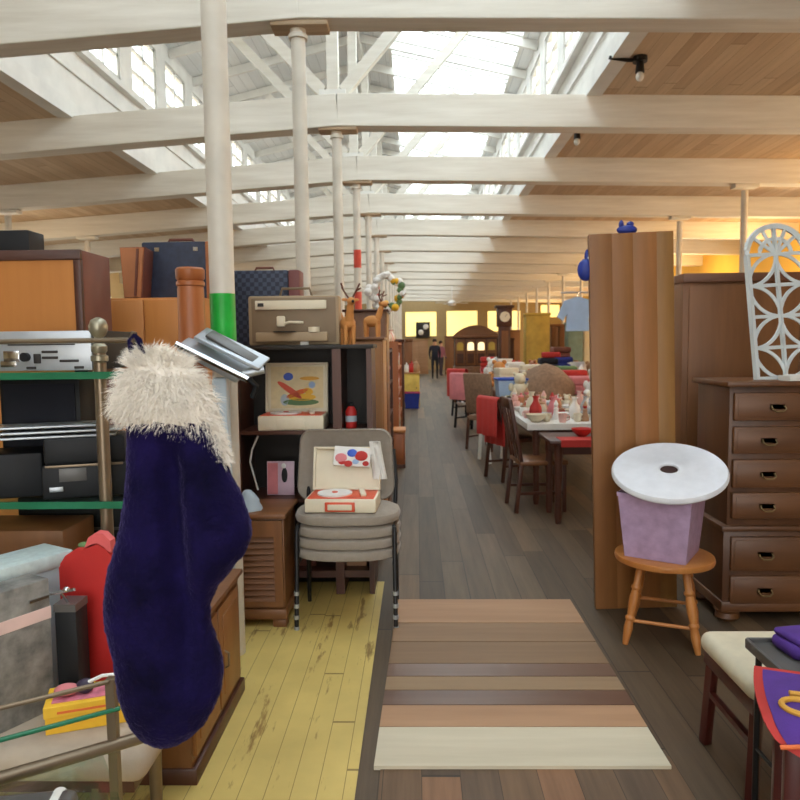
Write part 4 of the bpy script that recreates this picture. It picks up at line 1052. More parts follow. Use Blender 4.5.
# white disc
pc = P(669, 469, YSt-.02)
t = thing('foam_disc', 'large white foam disc with a centre hole leaning on the lilac bin', 'disc', (pc.x, YSt-.02, pc.z))
rd = (P(727, 470, YSt).x-P(612, 470, YSt).x)/2*.965
ax = Vector((.04, -.36, 1)).normalized(); ax = Vector((-.34*.365, -.94*.365, .93)).normalized()
th = .032
prof = [(.042, -th), (rd*.97, -th), (rd, -th*.7), (rd, -.012), (rd*.97, 0), (.08, 0), (.075, .004), (.046, .004), (.042, 0), (.042, -th)]
b = MB(); q = Vector((0, 0, 1)).rotation_difference(ax).to_matrix(); seg = 56
b.rings([[q @ Vector((r_*math.cos(2*PI*k/seg), r_*math.sin(2*PI*k/seg), z_)) for k in range(seg)] for r_, z_ in prof], cap=False)
b.build('roll', M['foam_white'], t)
MB().lathe([(.041, -th-.001), (.041, -.006)], seg=28, axis=ax).build('core', plain('core_brown', srgb(56, 34, 30), .9), t)
# cream seat chair
YS2 = 2.10
pcor = P(709, 656, 2.24)
sz = .415
t = thing('cream_seat_chair', 'dark red wood chair with cream seat at bottom right', 'chair', (1.25, 2.27, 0), R(0))
MB().box((0, 0, sz-.03), (.50, .40, .075), None, .035, 4).build('seat', M['cream_fabric'], t)
MB().bx(-.235, .235, -.185, .185, sz-.11, sz-.06, .004).build('apron', M['maroon'], t)
for x, y, dx, dy in ((-.21, -.16, -.02, -.02), (.21, -.16, .02, -.02), (-.21, .16, -.01, .03), (.21, .16, .01, .03)):
    MB().bar((x+dx, y+dy, 0), (x, y, sz-.07), .034, .034, .006).build('leg', M['maroon'], t)
MB().bar((-.215, -.165, .2), (-.215, .165, .2), .02, .02).build('stretcher', M['maroon'], t)
# grey tray table
YT2 = 1.86
pa = Vector((.95, 0, 0))
t = thing('tray_table', 'small table with grey tray top and black legs in front of the cream chair', 'table', (pa.x+.02, 1.78, 0), 0)
zt2 = .56
MB().bx(0, .5, 0, .26, zt2-.016, zt2, .004).build('tray', M['dark_grey'], t)
MB().bx(0, .5, -.006, .004, zt2-.018, zt2+.012, .003).bx(0, .5, .256, .266, zt2-.018, zt2+.012, .003).bx(-.006, .004, 0, .26, zt2-.018, zt2+.012, .003).build('tray_rim', M['dark_grey'], t)
for x in (.022, .47):
    for y in (.03, .23): MB().cyl((x, y, 0), (x, y, zt2-.012), .009).build('leg', M['black_metal'], t)
MB().cyl((.022, .03, .25), (.022, .23, .25), .006).build('stretcher', M['black_metal'], t)
t2 = thing('purple_cloth', 'folded purple cloth lying on the grey tray table', 'cloth', (1.11, 1.95, zt2))
MB().box((.02, .02, .02), (.2, .12, .04), (0, 0, .1), .018, 3).build('lower_fold', M['purple'], t2); MB().box((.03, .03, .048), (.2, .11, .02), (0, 0, .2), .009, 3).build('upper_fold', M['purple'], t2)
# dark red stool with purple banner in the corner
YQ = 1.50
pq = P(752, 735, YQ)
zq = .60
t = thing('wooden_stool', 'dark red wooden stool in the bottom right corner under the purple banner', 'stool', (.99, 1.57, 0), R(-20))
MB().box((0, 0, zq-.02), (.33, .24, .04), None, .012).build('seat', M['maroon'], t)
for x in (-.13, .13):
    for y in (-.08, .08): MB().bar((x, y, 0), (x, y, zq-.03), .036, .036, .006).build('leg', M['maroon'], t)
t = thing('purple_banner', 'purple felt banner with red border and gold swirl draped over the corner stool', 'banner', (.995, 1.585, zq), R(-20))
def bann(s, off): 
    out = []
    for (u, w) in ol_: out.append((u*s, w*s))
    return out
# banner surface: runs over the seat top then hangs down the front
def bmap(u, w, o):
    # u across, w from 0 (back on the seat) to 1 (hanging tip)
    Lh = .05; total = .33; d = w*total
    if d < total-Lh-.03: return Vector((u, .13-d, .008+o))
    e = (d-(total-Lh-.03)); a_ = min(1, e/.05)*R(72); 
    if e < .05: return Vector((u, .13-(total-Lh-.03)-e*.85-o*math.sin(a_), .008-e*.45*a_+o*math.cos(a_)))
    return Vector((u, .13-(total-Lh-.03)-.0425-(e-.05)*.30-o, .008-.028-(e-.05)*.95))
def patch(name, mat, par, shr, o, thick):
    b = MB(); nu, nw = 22, 22; bm = b.bm
    g = {}
    for i in range(nu+1):
        for j in range(nw+1):
            w = shr+(1-2*shr)*j/nw; uu = -1+2*i/nu
            half = (.20-shr*.30)*(1-.06*(2*w-1)**2)*(1 if w < .8 else math.sqrt(max(.25, 1-((w-.8)/.26)**2)))
            base_ = bmap(uu*half, w, o); g[i, j, 0] = bm.verts.new(base_); g[i, j, 1] = bm.verts.new(bmap(uu*half, w, o+thick))
    for i in range(nu):
        for j in range(nw):
            bm.faces.new((g[i, j, 1], g[i+1, j, 1], g[i+1, j+1, 1], g[i, j+1, 1])); bm.faces.new((g[i, j, 0], g[i, j+1, 0], g[i+1, j+1, 0], g[i+1, j, 0]))
    for i in range(nu):
        for j in (0, nw): bm.faces.new((g[i, j, 0], g[i+1, j, 0], g[i+1, j, 1], g[i, j, 1]))
    for j in range(nw):
        for i in (0, nu): bm.faces.new((g[i, j, 0], g[i, j+1, 0], g[i, j+1, 1], g[i, j, 1]))
    return b.build(name, mat, par, ang=60)
ba = patch('border', M['bright_red'], t, 0, 0, .006)
patch('field', M['purple'], t, .07, .0065, .003)
sp_ = []
for k in range(34):
    a_ = k/33*2.6*PI; r_ = .035+.055*k/33; sp_.append(bmap(-.105+r_*.72*math.cos(a_)*1.15, .62-r_*.72*math.sin(a_)/.36, .0135))
MB().tube(sp_, .007, 8).build('gold_swirl', M['gold'], t)
MB().tube([bmap(x, .93-.06*math.sin((x+.15)*11), .0125) for x in [-.165+.02*k for k in range(16)]], .005, 8).build('orange_swirl', M['orange'], t)
# ================================================================== middle distance, right of the aisle
def table(name, label, x0, x1, y0, y1, h, mat, group=None, legs=True, overhang=None):
    t = thing(name, label, 'table', ((x0+x1)/2, (y0+y1)/2, 0), 0, group); hx = (x1-x0)/2; hy = (y1-y0)/2
    MB().bx(-hx, hx, -hy, hy, h-.03, h, .006).build('tabletop', mat, t); MB().bx(-hx+.06, hx-.06, -hy+.06, hy-.06, h-.12, h-.03).build('apron', mat, t, smooth=False)
    for sx in (-1, 1):
        for sy in (-1, 1): MB().lathe([(.022, 0), (.03, .05), (.026, .3), (.036, .4), (.03, .5), (.036, h-.13), (.036, h-.04)], (sx*(hx-.08), sy*(hy-.08), 0), 12).build('leg', mat, t)
    return t
TZ = .72
xt = P(548, 440, 5.6).x
table('dining_table', 'dark brown dining table with red runner just past the tall wood panel', xt, xt+1.3, 5.5, 6.05, P(548, 441, 5.5).z, M['dark_wood_x'])
zt1 = P(548, 441, 5.5).z
t = thing('table_runner', 'red cloth runner hanging over the near dining table edge', 'cloth', (P(575, 438, 5.55).x+.2, 5.5, zt1))
b = MB(); b.rings([[(x_, -.012, -.05), (x_, -.012, .006), (x_, .20, .006), (x_, .20, .001), (x_, -.004, .001), (x_, -.004, -.05)] for x_ in (-.32, .4)]); b.build('runner_cloth', M['bright_red'], t, smooth=False)
table('crockery_table', 'long table of crockery under a white cloth behind the near dining table', P(527, 425, 6.3).x, 2.6, 6.2, 8.6, .736, M['dark_wood_x'])
t = thing('tablecloth', 'white cloth spread under the crockery', 'tablecloth', (P(527, 425, 6.3).x, 6.2, .736)); xw = 2.6-P(527, 425, 6.3).x
MB().bx(-.012, xw+.01, -.012, 2.41, 0, .004).bx(-.014, -.01, -.012, 2.41, -.05, .004).bx(-.012, xw, -.014, -.01, -.05, .004).build('cloth_sheet', M['white_cloth'], t, smooth=False)
table('goods_table', 'second long table heaped with goods behind the crockery table', 1.16, 3.0, 9.0, 12.0, .75, M['brown_wood_x'])
table('goods_table', 'far long table heaped with goods in front of the china cabinet', 1.3, 3.4, 12.6, 16.2, .75, M['brown_wood_x'])

def dining_chair(loc, rz, label, mat, seatmat, sh=.44, bh=.95, w=.42, slats=3, solid=False, group=None):
    t = thing('dining_chair', label, 'chair', loc, rz, group); hw = w/2
    MB().box((0, 0, sh-.02), (w, w, .04 if not solid else .07), None, .012).build('seat', seatmat, t)
    for sx in (-1, 1):
        MB().bar((sx*(hw-.025), -hw+.03, 0), (sx*(hw-.03), -hw+.03, sh-.03), .035, .035, .006).build('leg', mat, t)
        MB().bar((sx*(hw-.02), hw+.03, 0), (sx*(hw-.02), hw-.02, sh), .032, .036, .006).build('leg', mat, t)
        MB().bar((sx*(hw-.02), hw-.02, sh-.02), (sx*(hw-.03), hw+.08, bh), .032, .032, .006).build('back_post', mat, t)
        MB().bar((sx*(hw-.025), -hw+.03, .17), (sx*(hw-.02), hw, .17), .02, .024).build('stretcher', mat, t)
    if solid: MB().bar((0, hw-.01, sh+.04), (0, hw+.075, bh+.02), w, .05, .02, up=(0, -1, 0)).build('backrest', seatmat, t)
    else:
        MB().bar((-hw+.02, hw+.072, bh-.04), (hw-.02, hw+.072, bh-.04), .025, .09, .01).build('top_rail', mat, t)
        for k in range(slats):
            x = (-.5+(k+.5)/slats)*(w-.10); MB().bar((x, hw-.015, sh), (x, hw+.068, bh-.06), .012, .04, .003, up=(1, 0, 0)).build('slat', mat, t)
    return t
q = PF(536, 508); dining_chair((q.x+.02, q.y+.02, 0), R(95), 'dark brown wooden chair pulled up beside the near dining table', M['dark_wood'], M['brown_wood'], .45, .98)
q = PF(508, 478); c1 = (q.x+.06, q.y, 0)
dining_chair(c1, R(112), 'brown wooden chair with a red cloth over its back at the crockery table', M['dark_wood'], M['dark_wood'], .45, .88)
def bk(c, d): return Vector((c[0]-math.sin(R(d))*.285, c[1]+math.cos(R(d))*.285, 0))
def drape(name, label, loc, w, h1, h2, mat, rz, t_=.10):
    o = thing(name, label, 'cloth', loc, rz); rg = []
    for k in range(15):
        x = -w/2+w*k/14; wv = .012*math.sin(k*1.7)
        a = [(x, -t_/2-.012+wv, -h1), (x, -t_/2-.006+wv*.5, -.02), (x, -t_/4, .012), (x, t_/4, .012), (x, t_/2+.006, -.02), (x, t_/2+.014+wv, -h2)]
        inn = [(x, y*.84, z-.008 if z > 0 else z) for x, y, z in a][::-1]
        rg.append(a+inn)
    MB().rings(rg).build('draped_cloth', mat, o, ang=80); return o
drape('red_cloth', 'bright red cloth over the chair back at the crockery table', bk(c1, 112)+Vector((0, 0, .885)), .46, .5, .4, M['bright_red'], R(112), .08)
# white step stool
q = PF(492, 462)
t = thing('step_stool', 'white wooden step stool next to the crockery table', 'stool', (q.x+.05, q.y+.1, 0), R(15))
MB().bx(-.16, .16, -.12, .12, .52, .55, .005).build('top', M['white_paint'], t); MB().bx(-.16, .16, -.20, -.06, .26, .285, .004).build('step', M['white_paint'], t)
for sx in (-1, 1):
    MB().bar((sx*.15, -.22, 0), (sx*.15, -.08, .52), .03, .04).build('leg', M['white_paint'], t); MB().bar((sx*.15, .16, 0), (sx*.15, .08, .52), .03, .04).build('leg', M['white_paint'], t)
# grey upholstered chair, black chair with white seat
q = PF(484, 450); dining_chair((q.x+.10, q.y+.15, 0), R(138), 'grey brown upholstered high back chair by the goods table', M['dark_wood'], M['blanket'], .46, 1.04, .46, 3, True)
q = PF(467, 428); c2 = (q.x+.1, q.y+.1, 0); dining_chair(c2, R(135), 'black wooden chair with pale seat beside the goods table', M['black_plastic'], M['white_cloth'], .45, .95)
drape('pink_cloth', 'pink cloth over the back of the black chair', bk(c2, 135)+Vector((0, 0, .955)), .46, .40, .45, M['pink'], R(135), .09)
q = PF(463, 417); c3 = (q.x+.1, q.y+.3, 0); dining_chair(c3, R(135), 'black wooden chair with a red coat on it further along the tables', M['black_plastic'], M['dark_wood'], .45, .95)
drape('red_coat', 'red coat over the back of the farther black chair', bk(c3, 135)+Vector((0, 0, .955)), .48, .55, .55, M['bright_red'], R(135), .09)
drape('cream_cloth', 'cream cloth hanging off the goods table edge', (1.19, 9.4, .765), .6, .32, .0, M['cream_fabric'], R(90), .12)

# ---- crockery and small goods, one object each
def L_(name, parts, label, cat, loc, rz=0, group=None, sc=1):
    pass
def cup(loc, m, label, g, s=1, rz=0):
    t = thing('cup', label, 'cup', loc, rz, g); MB().lathe([(.025*s, 0), (.03*s, .004*s), (.04*s, .08*s), (.036*s, .08*s), (.028*s, .01*s)], seg=14).build('body', m, t)
    MB().tube([(.036*s, 0, .065*s), (.062*s, 0, .06*s), (.06*s, 0, .03*s), (.032*s, 0, .02*s)], .006*s, 6).build('handle', m, t)
def bowl(loc, m, label, g, s=1):
    o = MB().lathe([(.03*s, 0), (.04*s, .006*s), (.08*s, .04*s), (.1*s, .075*s), (.094*s, .075*s), (.07*s, .038*s), (.02*s, .012*s)], seg=18).build('bowl', m); o.location = loc; tag(o, label, 'bowl', g)
def jar(loc, m, m2, label, g, s=1):
    t = thing('jar', label, 'jar', loc, 0, g); MB().lathe([(.04*s, 0), (.055*s, .02*s), (.06*s, .08*s), (.045*s, .12*s), (.038*s, .13*s)], seg=14).build('body', m, t); MB().lathe([(.044*s, .13*s), (.044*s, .145*s), (.015*s, .155*s), (.012*s, .165*s), (.018*s, .178*s), (.006*s, .188*s)], seg=14).build('lid', m2, t)
def vase(loc, m, label, g, s=1):
    o = MB().lathe([(.03*s, 0), (.035*s, .01*s), (.06*s, .07*s), (.055*s, .12*s), (.025*s, .17*s), (.022*s, .2*s), (.034*s, .22*s), (.028*s, .22*s), (.018*s, .19*s)], seg=14).build('vase', m); o.location = loc; tag(o, label, 'vase', g)
def figurine(loc, m, m2, label, g, s=1):
    t = thing('figurine', label, 'figurine', loc, random.uniform(0, 6), g); MB().lathe([(.045*s, 0), (.048*s, .01*s), (.04*s, .05*s), (.025*s, .11*s), (.03*s, .13*s), (.018*s, .15*s)], seg=12).build('body', m, t); MB().sph((0, 0, .172*s), .027*s, seg=10).build('head', m2, t); MB().lathe([(.03*s, .182*s), (.022*s, .2*s), (.004*s, .235*s)], seg=10).build('hat', m, t)
def plushie(loc, m, label, g, s=1, rz=0):
    t = thing('soft_toy', label, 'soft toy', loc, rz, g); b = MB(); b.sph((0, 0, .07*s), .07*s, (1, .9, 1), seg=12)
    for sx in (-1, 1): b.sph((sx*.06*s, -.04*s, .03*s), .03*s, (1, 1.5, .9), seg=8); b.sph((sx*.075*s, 0, .09*s), .024*s, (1, 1, 1.6), seg=8)
    b.build('body', m, t); MB().sph((0, -.01*s, .16*s), .052*s, seg=12).build('head', m, t)
    for sx in (-1, 1): MB().sph((sx*.04*s, 0, .205*s), .02*s, seg=8).build('ear', m, t)
def plates(loc, m, label, g, s=1):
    t = thing('plate_stack', label, 'plates', loc, 0, g)
    for k in range(3): MB().lathe([(.05*s, k*.012), (.09*s, k*.012+.006), (.12*s, k*.012+.018), (.115*s, k*.012+.02), (.08*s, k*.012+.011)], seg=20).build('plate', m, t)
def gbox(loc, m, m2, label, g, d=(.25, .2, .12), rz=0):
    t = thing('box', label, 'box', loc, rz, g); x, y, z = d
    MB().bx(-x/2, x/2, -y/2, y/2, 0, z*.78, .004).build('body', m, t); MB().bx(-x/2-.004, x/2+.004, -y/2-.004, y/2+.004, z*.72, z, .004).build('lid', m2, t)
M['pale_rose'] = plain('pale_rose', srgb(214, 168, 158), .6)
colr = [('red', M['bright_red']), ('white', M['white']), ('cream', M['cream_plastic']), ('pink', M['pink']), ('brown', M['tan_leather']), ('white', M['white']), ('grey', M['silver']), ('cream', M['cream_fabric']), ('white', M['white_cloth']), ('tan', M['pink_wood']), ('rose', M['pale_rose'])]
rnd = random.Random(11)
cnt = {}
def scatter(x0, x1, y0, y1, z, nx, ny, where, grp, sc_=1.25, jitter=.3):
    rowsn = ['front row', 'second row', 'third row', 'fourth row', 'fifth row', 'sixth row', 'seventh row', 'eighth row', 'ninth row', 'tenth row']
    for j in range(ny):
        for i in range(nx):
            x = x0+(x1-x0)*(i+.5+rnd.uniform(-jitter, jitter))/nx; y = y0+(y1-y0)*(j+.5+rnd.uniform(-jitter, jitter))/ny
            cn, m = rnd.choice(colr); cn2, m2 = rnd.choice(colr); kd = rnd.choice(['cup', 'bowl', 'jar', 'vase', 'figurine', 'plates', 'soft', 'figurine', 'bowl', 'cup', 'plates', 'jar'])
            pos = 'in %s %s, %s' % (rowsn[j], where, ['nearest the aisle', 'second from the aisle', 'third from the aisle', 'fourth from the aisle', 'fifth from the aisle', 'sixth from the aisle', 'seventh from the aisle', 'eighth from the aisle', 'ninth from the aisle'][i])
            s = sc_*rnd.uniform(.8, 1.25); loc = (x, y, z)
            if kd == 'cup': cup(loc, m, '%s cup %s' % (cn, pos), grp, s, rnd.uniform(0, 6))
            elif kd == 'bowl': bowl(loc, m, '%s bowl %s' % (cn, pos), grp, s)
            elif kd == 'jar': jar(loc, m, m2, '%s lidded jar %s' % (cn, pos), grp, s)
            elif kd == 'vase': vase(loc, m, '%s vase %s' % (cn, pos), grp, s)
            elif kd == 'figurine': figurine(loc, m, m2, '%s figurine %s' % (cn, pos), grp, s)
            elif kd == 'plates': plates(loc, m, 'stack of %s plates %s' % (cn, pos), grp, s*.8)
            else: plushie(loc, m, '%s soft toy %s' % (cn, pos), grp, s*.9, rnd.uniform(0, 6))
tx = P(527, 425, 6.3).x
scatter(tx+.03, 2.1, 6.24, 8.2, .74, 9, 10, 'of crockery table', 'goods on the crockery table', .82)
scatter(1.45, 2.95, 9.85, 11.9, .75, 6, 7, 'of second goods table', 'goods on the second goods table', 1.3)
scatter(1.35, 3.35, 12.7, 16.0, .75, 6, 8, 'of far goods table', 'goods on the far goods table', 1.6)
# larger goods piled on the tables
big = [(1.34, 10.6, 'cream', 'cream_plastic', .34), (1.5, 12.75, 'tan', 'pink_wood', .3), (1.36, 9.85, 'white', 'white', .2), (2.1, 12.3+.5, 'red', 'red', .32), (2.5, 13.2, 'brown', 'tan_leather', .42), (1.75, 14.3, 'pink', 'pink', .4), (2.9, 12.9, 'white', 'white', .36)]
for k, (x, y, cn, mn, h_) in enumerate(big):
    gbox((x, y, .75), M[mn], M['white' if k % 2 else mn], 'larger %s lidded box standing among the goods of the %s' % (cn, 'second table' if y < 12 else 'far table'), 'larger boxes on the goods tables', (.3, .24, h_), rnd.uniform(-.4, .4))
for k, (x, y, s) in enumerate(((1.34, 9.2, 1.5), (2.35, 9.3, 1.6), (2.62, 9.2, 1.4), (1.32, 11.3, 2.0), (1.45, 13.6, 2.0))):
    cn, mn = (('cream', 'cream_fabric'), ('white', 'white_cloth'), ('pink', 'pink'), ('tan', 'deer'), ('white', 'white_cloth'))[k]
    plushie((x, y, .75), M[mn], 'big %s soft toy sitting on the %s' % (cn, ['second goods table beside the tub', 'second goods table front edge', 'second goods table right of the blanket', 'second goods table aisle edge', 'far goods table aisle edge'][k]), 'big soft toys', s, rnd.uniform(-.5, .5))
for k, (x, cn, mn) in enumerate(((1.35, 'red', 'bright_red'), (1.6, 'cream', 'cream_plastic'), (1.85, 'brown', 'tan_leather'), (2.1, 'pink', 'pink'))):
    bowl((x, 5.75, zt1), M[mn], '%s bowl standing on the near dark dining table' % cn, 'bowls on the near dining table', .9)
# garments on a rail further back
t = thing('garment_rail', 'metal garment rail behind the pale blue shirt', 'rail', (3.2, 12.3, 0))
MB().cyl((-.05, 0, 1.75), (.75, 0, 1.75), .014).build('bar', M['chrome'], t)
for x in (-.03, .73): MB().cyl((x, 0, 0), (x, 0, 1.75), .014).build('upright', M['chrome'], t); MB().bx(x-.02, x+.02, -.25, .25, 0, .025).build('foot', M['black_metal'], t)
for k, (cn, mn) in enumerate((('dark blue', 'deep_blue'), ('black', 'black_cloth'), ('plum', 'purple'), ('red', 'red'), ('grey', 'grey_fabric'))):
    o = thing('jacket', '%s jacket hanging on the garment rail' % cn, 'jacket', (3.27+.14*k, 12.3, 1.73), 0, 'jackets on the garment rail')
    MB().rings([[(-.03, -.05, 0), (.03, -.05, 0), (.03, .05, 0), (-.03, .05, 0)], [(-.045, -.22, -.1), (.045, -.22, -.1), (.045, .22, -.1), (-.045, .22, -.1)], [(-.06, -.25, -.8), (.06, -.25, -.8), (.06, .25, -.8), (-.06, .25, -.8)]]).build('body', M[mn], o, ang=30); MB().tube([(0, 0, -.02), (0, 0, .03), (0, .02, .035)], .005).build('hanger_hook', M['chrome'], o)
# fan unit in the first far window
a_ = P(416, 338, FAR-.2); c_ = P(430, 322, FAR-.2)
t = thing('window_fan', 'dark fan unit set in the left far window', 'fan', ((a_.x+c_.x)/2, FAR-.06, a_.z)); wf = (c_.x-a_.x)/2; hf_ = c_.z-a_.z
MB().bx(-wf, wf, -.18, 0, 0, hf_, .01).build('housing', M['sign_dark'], t)
for k in range(2): MB().lathe([(.14, 0), (.16, .02), (.14, .03)], (-wf*.3+wf*.7*k, -.18, hf_*(.35+.35*k)), 18, (0, -1, 0)).build('fan_ring', M['white'], t)
# plastic tub and basket heap
ptb = P(513, 395, 9.4)
t = thing('plastic_tub', 'white plastic tub with blue rim on the goods table', 'tub', (P(511, 390, 9.3).x, 9.35, .75), R(4))
w2 = .19; hgt = P(511, 379, 9.3).z-.75
MB().rings([[(-w2*.9, -.14, 0), (w2*.9, -.14, 0), (w2*.9, .14, 0), (-w2*.9, .14, 0)], [(-w2, -.16, hgt), (w2, -.16, hgt), (w2, .16, hgt), (-w2, .16, hgt)], [(-w2+.01, -.15, hgt), (w2-.01, -.15, hgt), (w2-.01, .15, hgt), (-w2+.01, .15, hgt)], [(-w2*.88, -.13, .01), (w2*.88, -.13, .01), (w2*.88, .13, .01), (-w2*.88, .13, .01)]]).build('body', M['shirt_blue'], t, smooth=False)
MB().tube([(-w2-.004, -.165, hgt), (w2+.004, -.165, hgt), (w2+.004, .165, hgt), (-w2-.004, .165, hgt)], .014, 8, True).build('rim', M['blue'], t)
pb = P(551, 392, 9.0); ptop = P(551, 364, 9.0)
t = thing('knitted_blanket', 'heaped brown knitted blanket on the table beside the white tub', 'blanket', (pb.x, 9.4, .75))
rg = []
hh = ptop.z-.75; rx_ = (P(579, 385, 9.4).x-P(523, 385, 9.4).x)/2
for k in range(9):
    f = k/8; r0 = (1-f**2.6)**.75*1.0+.03
    rg.append([(rx_*r0*math.cos(a_)*(1+.06*math.sin(a_*5+k)), .33*r0*math.sin(a_)*(1+.06*math.cos(a_*4+k)), hh*f) for a_ in [2*PI*q/30 for q in range(30)]])
MB().rings(rg).build('heaped_blanket', M['blanket'], t, ang=80)
# china cabinet with arched pediment
YN = 17.6
xa = P(455, 360, YN).x; xb = P(497, 360, YN).x; W = xb-xa; hc = P(476, 338, YN).z; hp = P(478, 325, YN).z
t = thing('china_cabinet', 'reddish brown china cabinet with arched pediment and lit glass doors', 'cabinet', (xa, YN, 0))
MB().bx(0, W, .02, .45, .9, hc).build('upper_case', M['dark_wood'], t, smooth=False); MB().bx(-.03, W+.03, -.05, .47, 0, .9, .01).build('lower_case', M['cedar'] if 0 else M['brown_wood'], t)
MB().bx(-.05, W+.05, -.05, .48, hc, hc+.06, .01).build('cornice', M['brown_wood_x'], t)
pts = [(-.04+(W+.08)*k/16, hc+.06+(hp-hc-.06)*(math.sin(PI*k/16)**.8)) for k in range(17)]
MB().prism(pts, .08).build('pediment', M['brown_wood_x'], t, smooth=False)
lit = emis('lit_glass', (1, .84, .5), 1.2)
for k in range(4):
    d = MB().bx(W*k/4+.01, W*(k+1)/4-.01, 0, .022, .93, hc-.03, .004).build('glass_door', M['brown_wood'], t)
    z1 = hc-.1; z0 = 1.3; x0 = W*k/4+.05; x1 = W*(k+1)/4-.05
    MB().prism([(x0, z0), (x1, z0), (x1, z1-.06)]+[((x0+x1)/2+(x1-x0)/2*math.cos(R(q*18)), z1-.06+.06*math.sin(R(q*18))) for q in range(1, 10)]+[(x0, z1-.06)], .006, Matrix.Translation((0, -.004, 0))).build('pane', lit if k in (1, 2) else M['gold_paint'], d, smooth=False)
    for z in (1.25,): MB().bx(x0, x1, -.006, 0, .98, 1.22).build('lower_panel', M['dark_wood'], d, smooth=False)
for k in range(2): 
    d = MB().bx(W*k/2+.02, W*(k+1)/2-.02, -.065, -.048, .08, .82, .004).build('door', M['brown_wood'], t); MB().sph((W/2+(-.06 if k == 0 else .06), -.08, .5), .015, seg=8).build('knob', M['brass'], d)
# other cabinets along the far right
def cab(px0, px1, ptop_, Y, mat, label, dep=.45, doors=2, name='cabinet'):
    a_ = P(px0, 345, Y); c_ = P(px1, 345, Y); h = P(px0, ptop_, Y).z; W = c_.x-a_.x
    t = thing(name, label, 'cabinet', (a_.x, Y, 0)); MB().bx(0, W, .02, dep, 0, h-.05).build('carcass', mat, t, smooth=False); MB().bx(-.02, W+.02, -.02, dep+.02, h-.06, h, .01).build('cornice', mat, t)
    for k in range(doors):
        d = MB().bx(W*k/doors+.015, W*(k+1)/doors-.015, 0, .022, .1, h-.08, .005).build('door', mat, t); MB().sph((W*(k+.5)/doors+(W/doors*.35)*(1 if k == 0 else -1), -.01, h*.5), .014, seg=8).build('knob', M['brass'], d)
    return t
cab(497, 514, 338, 18.6, M['dark_wood'], 'dark wooden cabinet right of the china cabinet')
cab(526, 550, 313, 17.0, M['gold_paint'], 'tall gold yellow cupboard behind the goods tables', .4, 1)
cab(551, 566, 324, 18.0, M['brown_wood'], 'brown cabinet right of the gold cupboard')
cab(568, 583, 322, 16.6, M['teal_wood'], 'tall grey green cupboard below the hanging shirt', .4, 1)
cab(584, 596, 318, 17.0, M['cream_plastic'], 'tall cream cupboard right of the grey green one', .4, 1)
cab(447, 455, 371, 23.5, M['orange_wood'], 'low orange wooden cabinet in the aisle far back', .4, 1)
cab(500, 520, 330, 27, M['panel_brown'], 'brown wardrobe far back right of the aisle')
cab(445, 462, 336, 34, M['panel_brown'], 'wide brown wardrobe against the far wall')
cab(408, 428, 340, 35, M['wall_cream'] if 0 else M['pink_wood'], 'pale brown cabinet against the far wall left of the people')
# longcase clock
pcx = P(517, 345, 14.6)
t = thing('longcase_clock', 'dark longcase clock beside the gold cupboard', 'clock', (pcx.x, 16.6, 0))
hcl = P(517, 305, 16.6).z
MB().bx(-.17, .17, 0, .28, 0, .5, .01).build('base', M['dark_wood'], t); MB().bx(-.13, .13, .02, .26, .5, hcl-.5, .006).build('trunk', M['dark_wood'], t); MB().bx(-.17, .17, 0, .28, hcl-.5, hcl-.06, .008).build('hood', M['dark_wood'], t); MB().bx(-.22, .22, -.04, .3, hcl-.06, hcl, .01).build('cornice', M['dark_wood_x'], t)
MB().cyl((0, .003, hcl-.27), (0, -.012, hcl-.27), .12, seg=24).build('dial', M['cream_plastic'], t); MB().bar((0, -.016, hcl-.27), (.05, -.016, hcl-.21), .012, .006).build('hand', M['black_metal'], t); MB().bx(-.08, .08, .012, .022, .6, hcl-.6).build('trunk_door', M['brown_wood'], t)
# hanging shirt on a clothes stand
YV = 8.8
ph = P(578, 297, YV)
t = thing('clothes_stand', 'slim metal clothes stand holding the pale blue shirt', 'clothes stand', (2.75, YV+.05, 0))
MB().cyl((0, 0, .02), (0, 0, ph.z+.06), .014).build('pole', M['silver'], t); MB().cyl((0, 0, 0), (0, 0, .02), .2, seg=24).build('base', M['black_metal'], t); MB().tube([(0, 0, ph.z+.06), (ph.x-2.7, 0, ph.z+.06), (ph.x-2.95, 0, ph.z+.06)], .012).build('arm', M['silver'], t)
t = thing('shirt', 'pale blue shirt hanging on a stand above the goods tables', 'shirt', (ph.x, YV, ph.z))
sh = [(-.03, .0), (-.16, -.04), (-.25, -.24), (-.18, -.29), (-.13, -.2), (-.14, -.42), (.14, -.42), (.13, -.2), (.18, -.29), (.25, -.24), (.16, -.04), (.03, 0)]
MB().prism(sh, .06).build('body', M['shirt_blue'], t, ang=30); MB().tube([(0, .03, -.03), (0, .03, .03), (.02, .04, .055)], .006).build('hanger_hook', M['chrome'], t)
t = thing('blue_bag', 'blue plastic bag hanging at the left edge of the tall wood panel', 'bag', P(582, 270, 3.77))
MB().sph((0.02, 0, 0), .05, (.9, .6, 1.2)).sph((.03, .01, .07), .02, (.8, .6, 2.0)).build('crumpled_bag', M['deep_blue'], t, ang=70)
t = thing('coat_hook', 'metal hook fixed on the wood panel holding the blue bag', 'hook', P(584, 258, 3.77)); MB().tube([(.09, 0, .03), (.03, 0, .03), (.02, 0, -.02), (.03, -.02, -.03)], .006).build('hook_rod', M['chrome'], t)

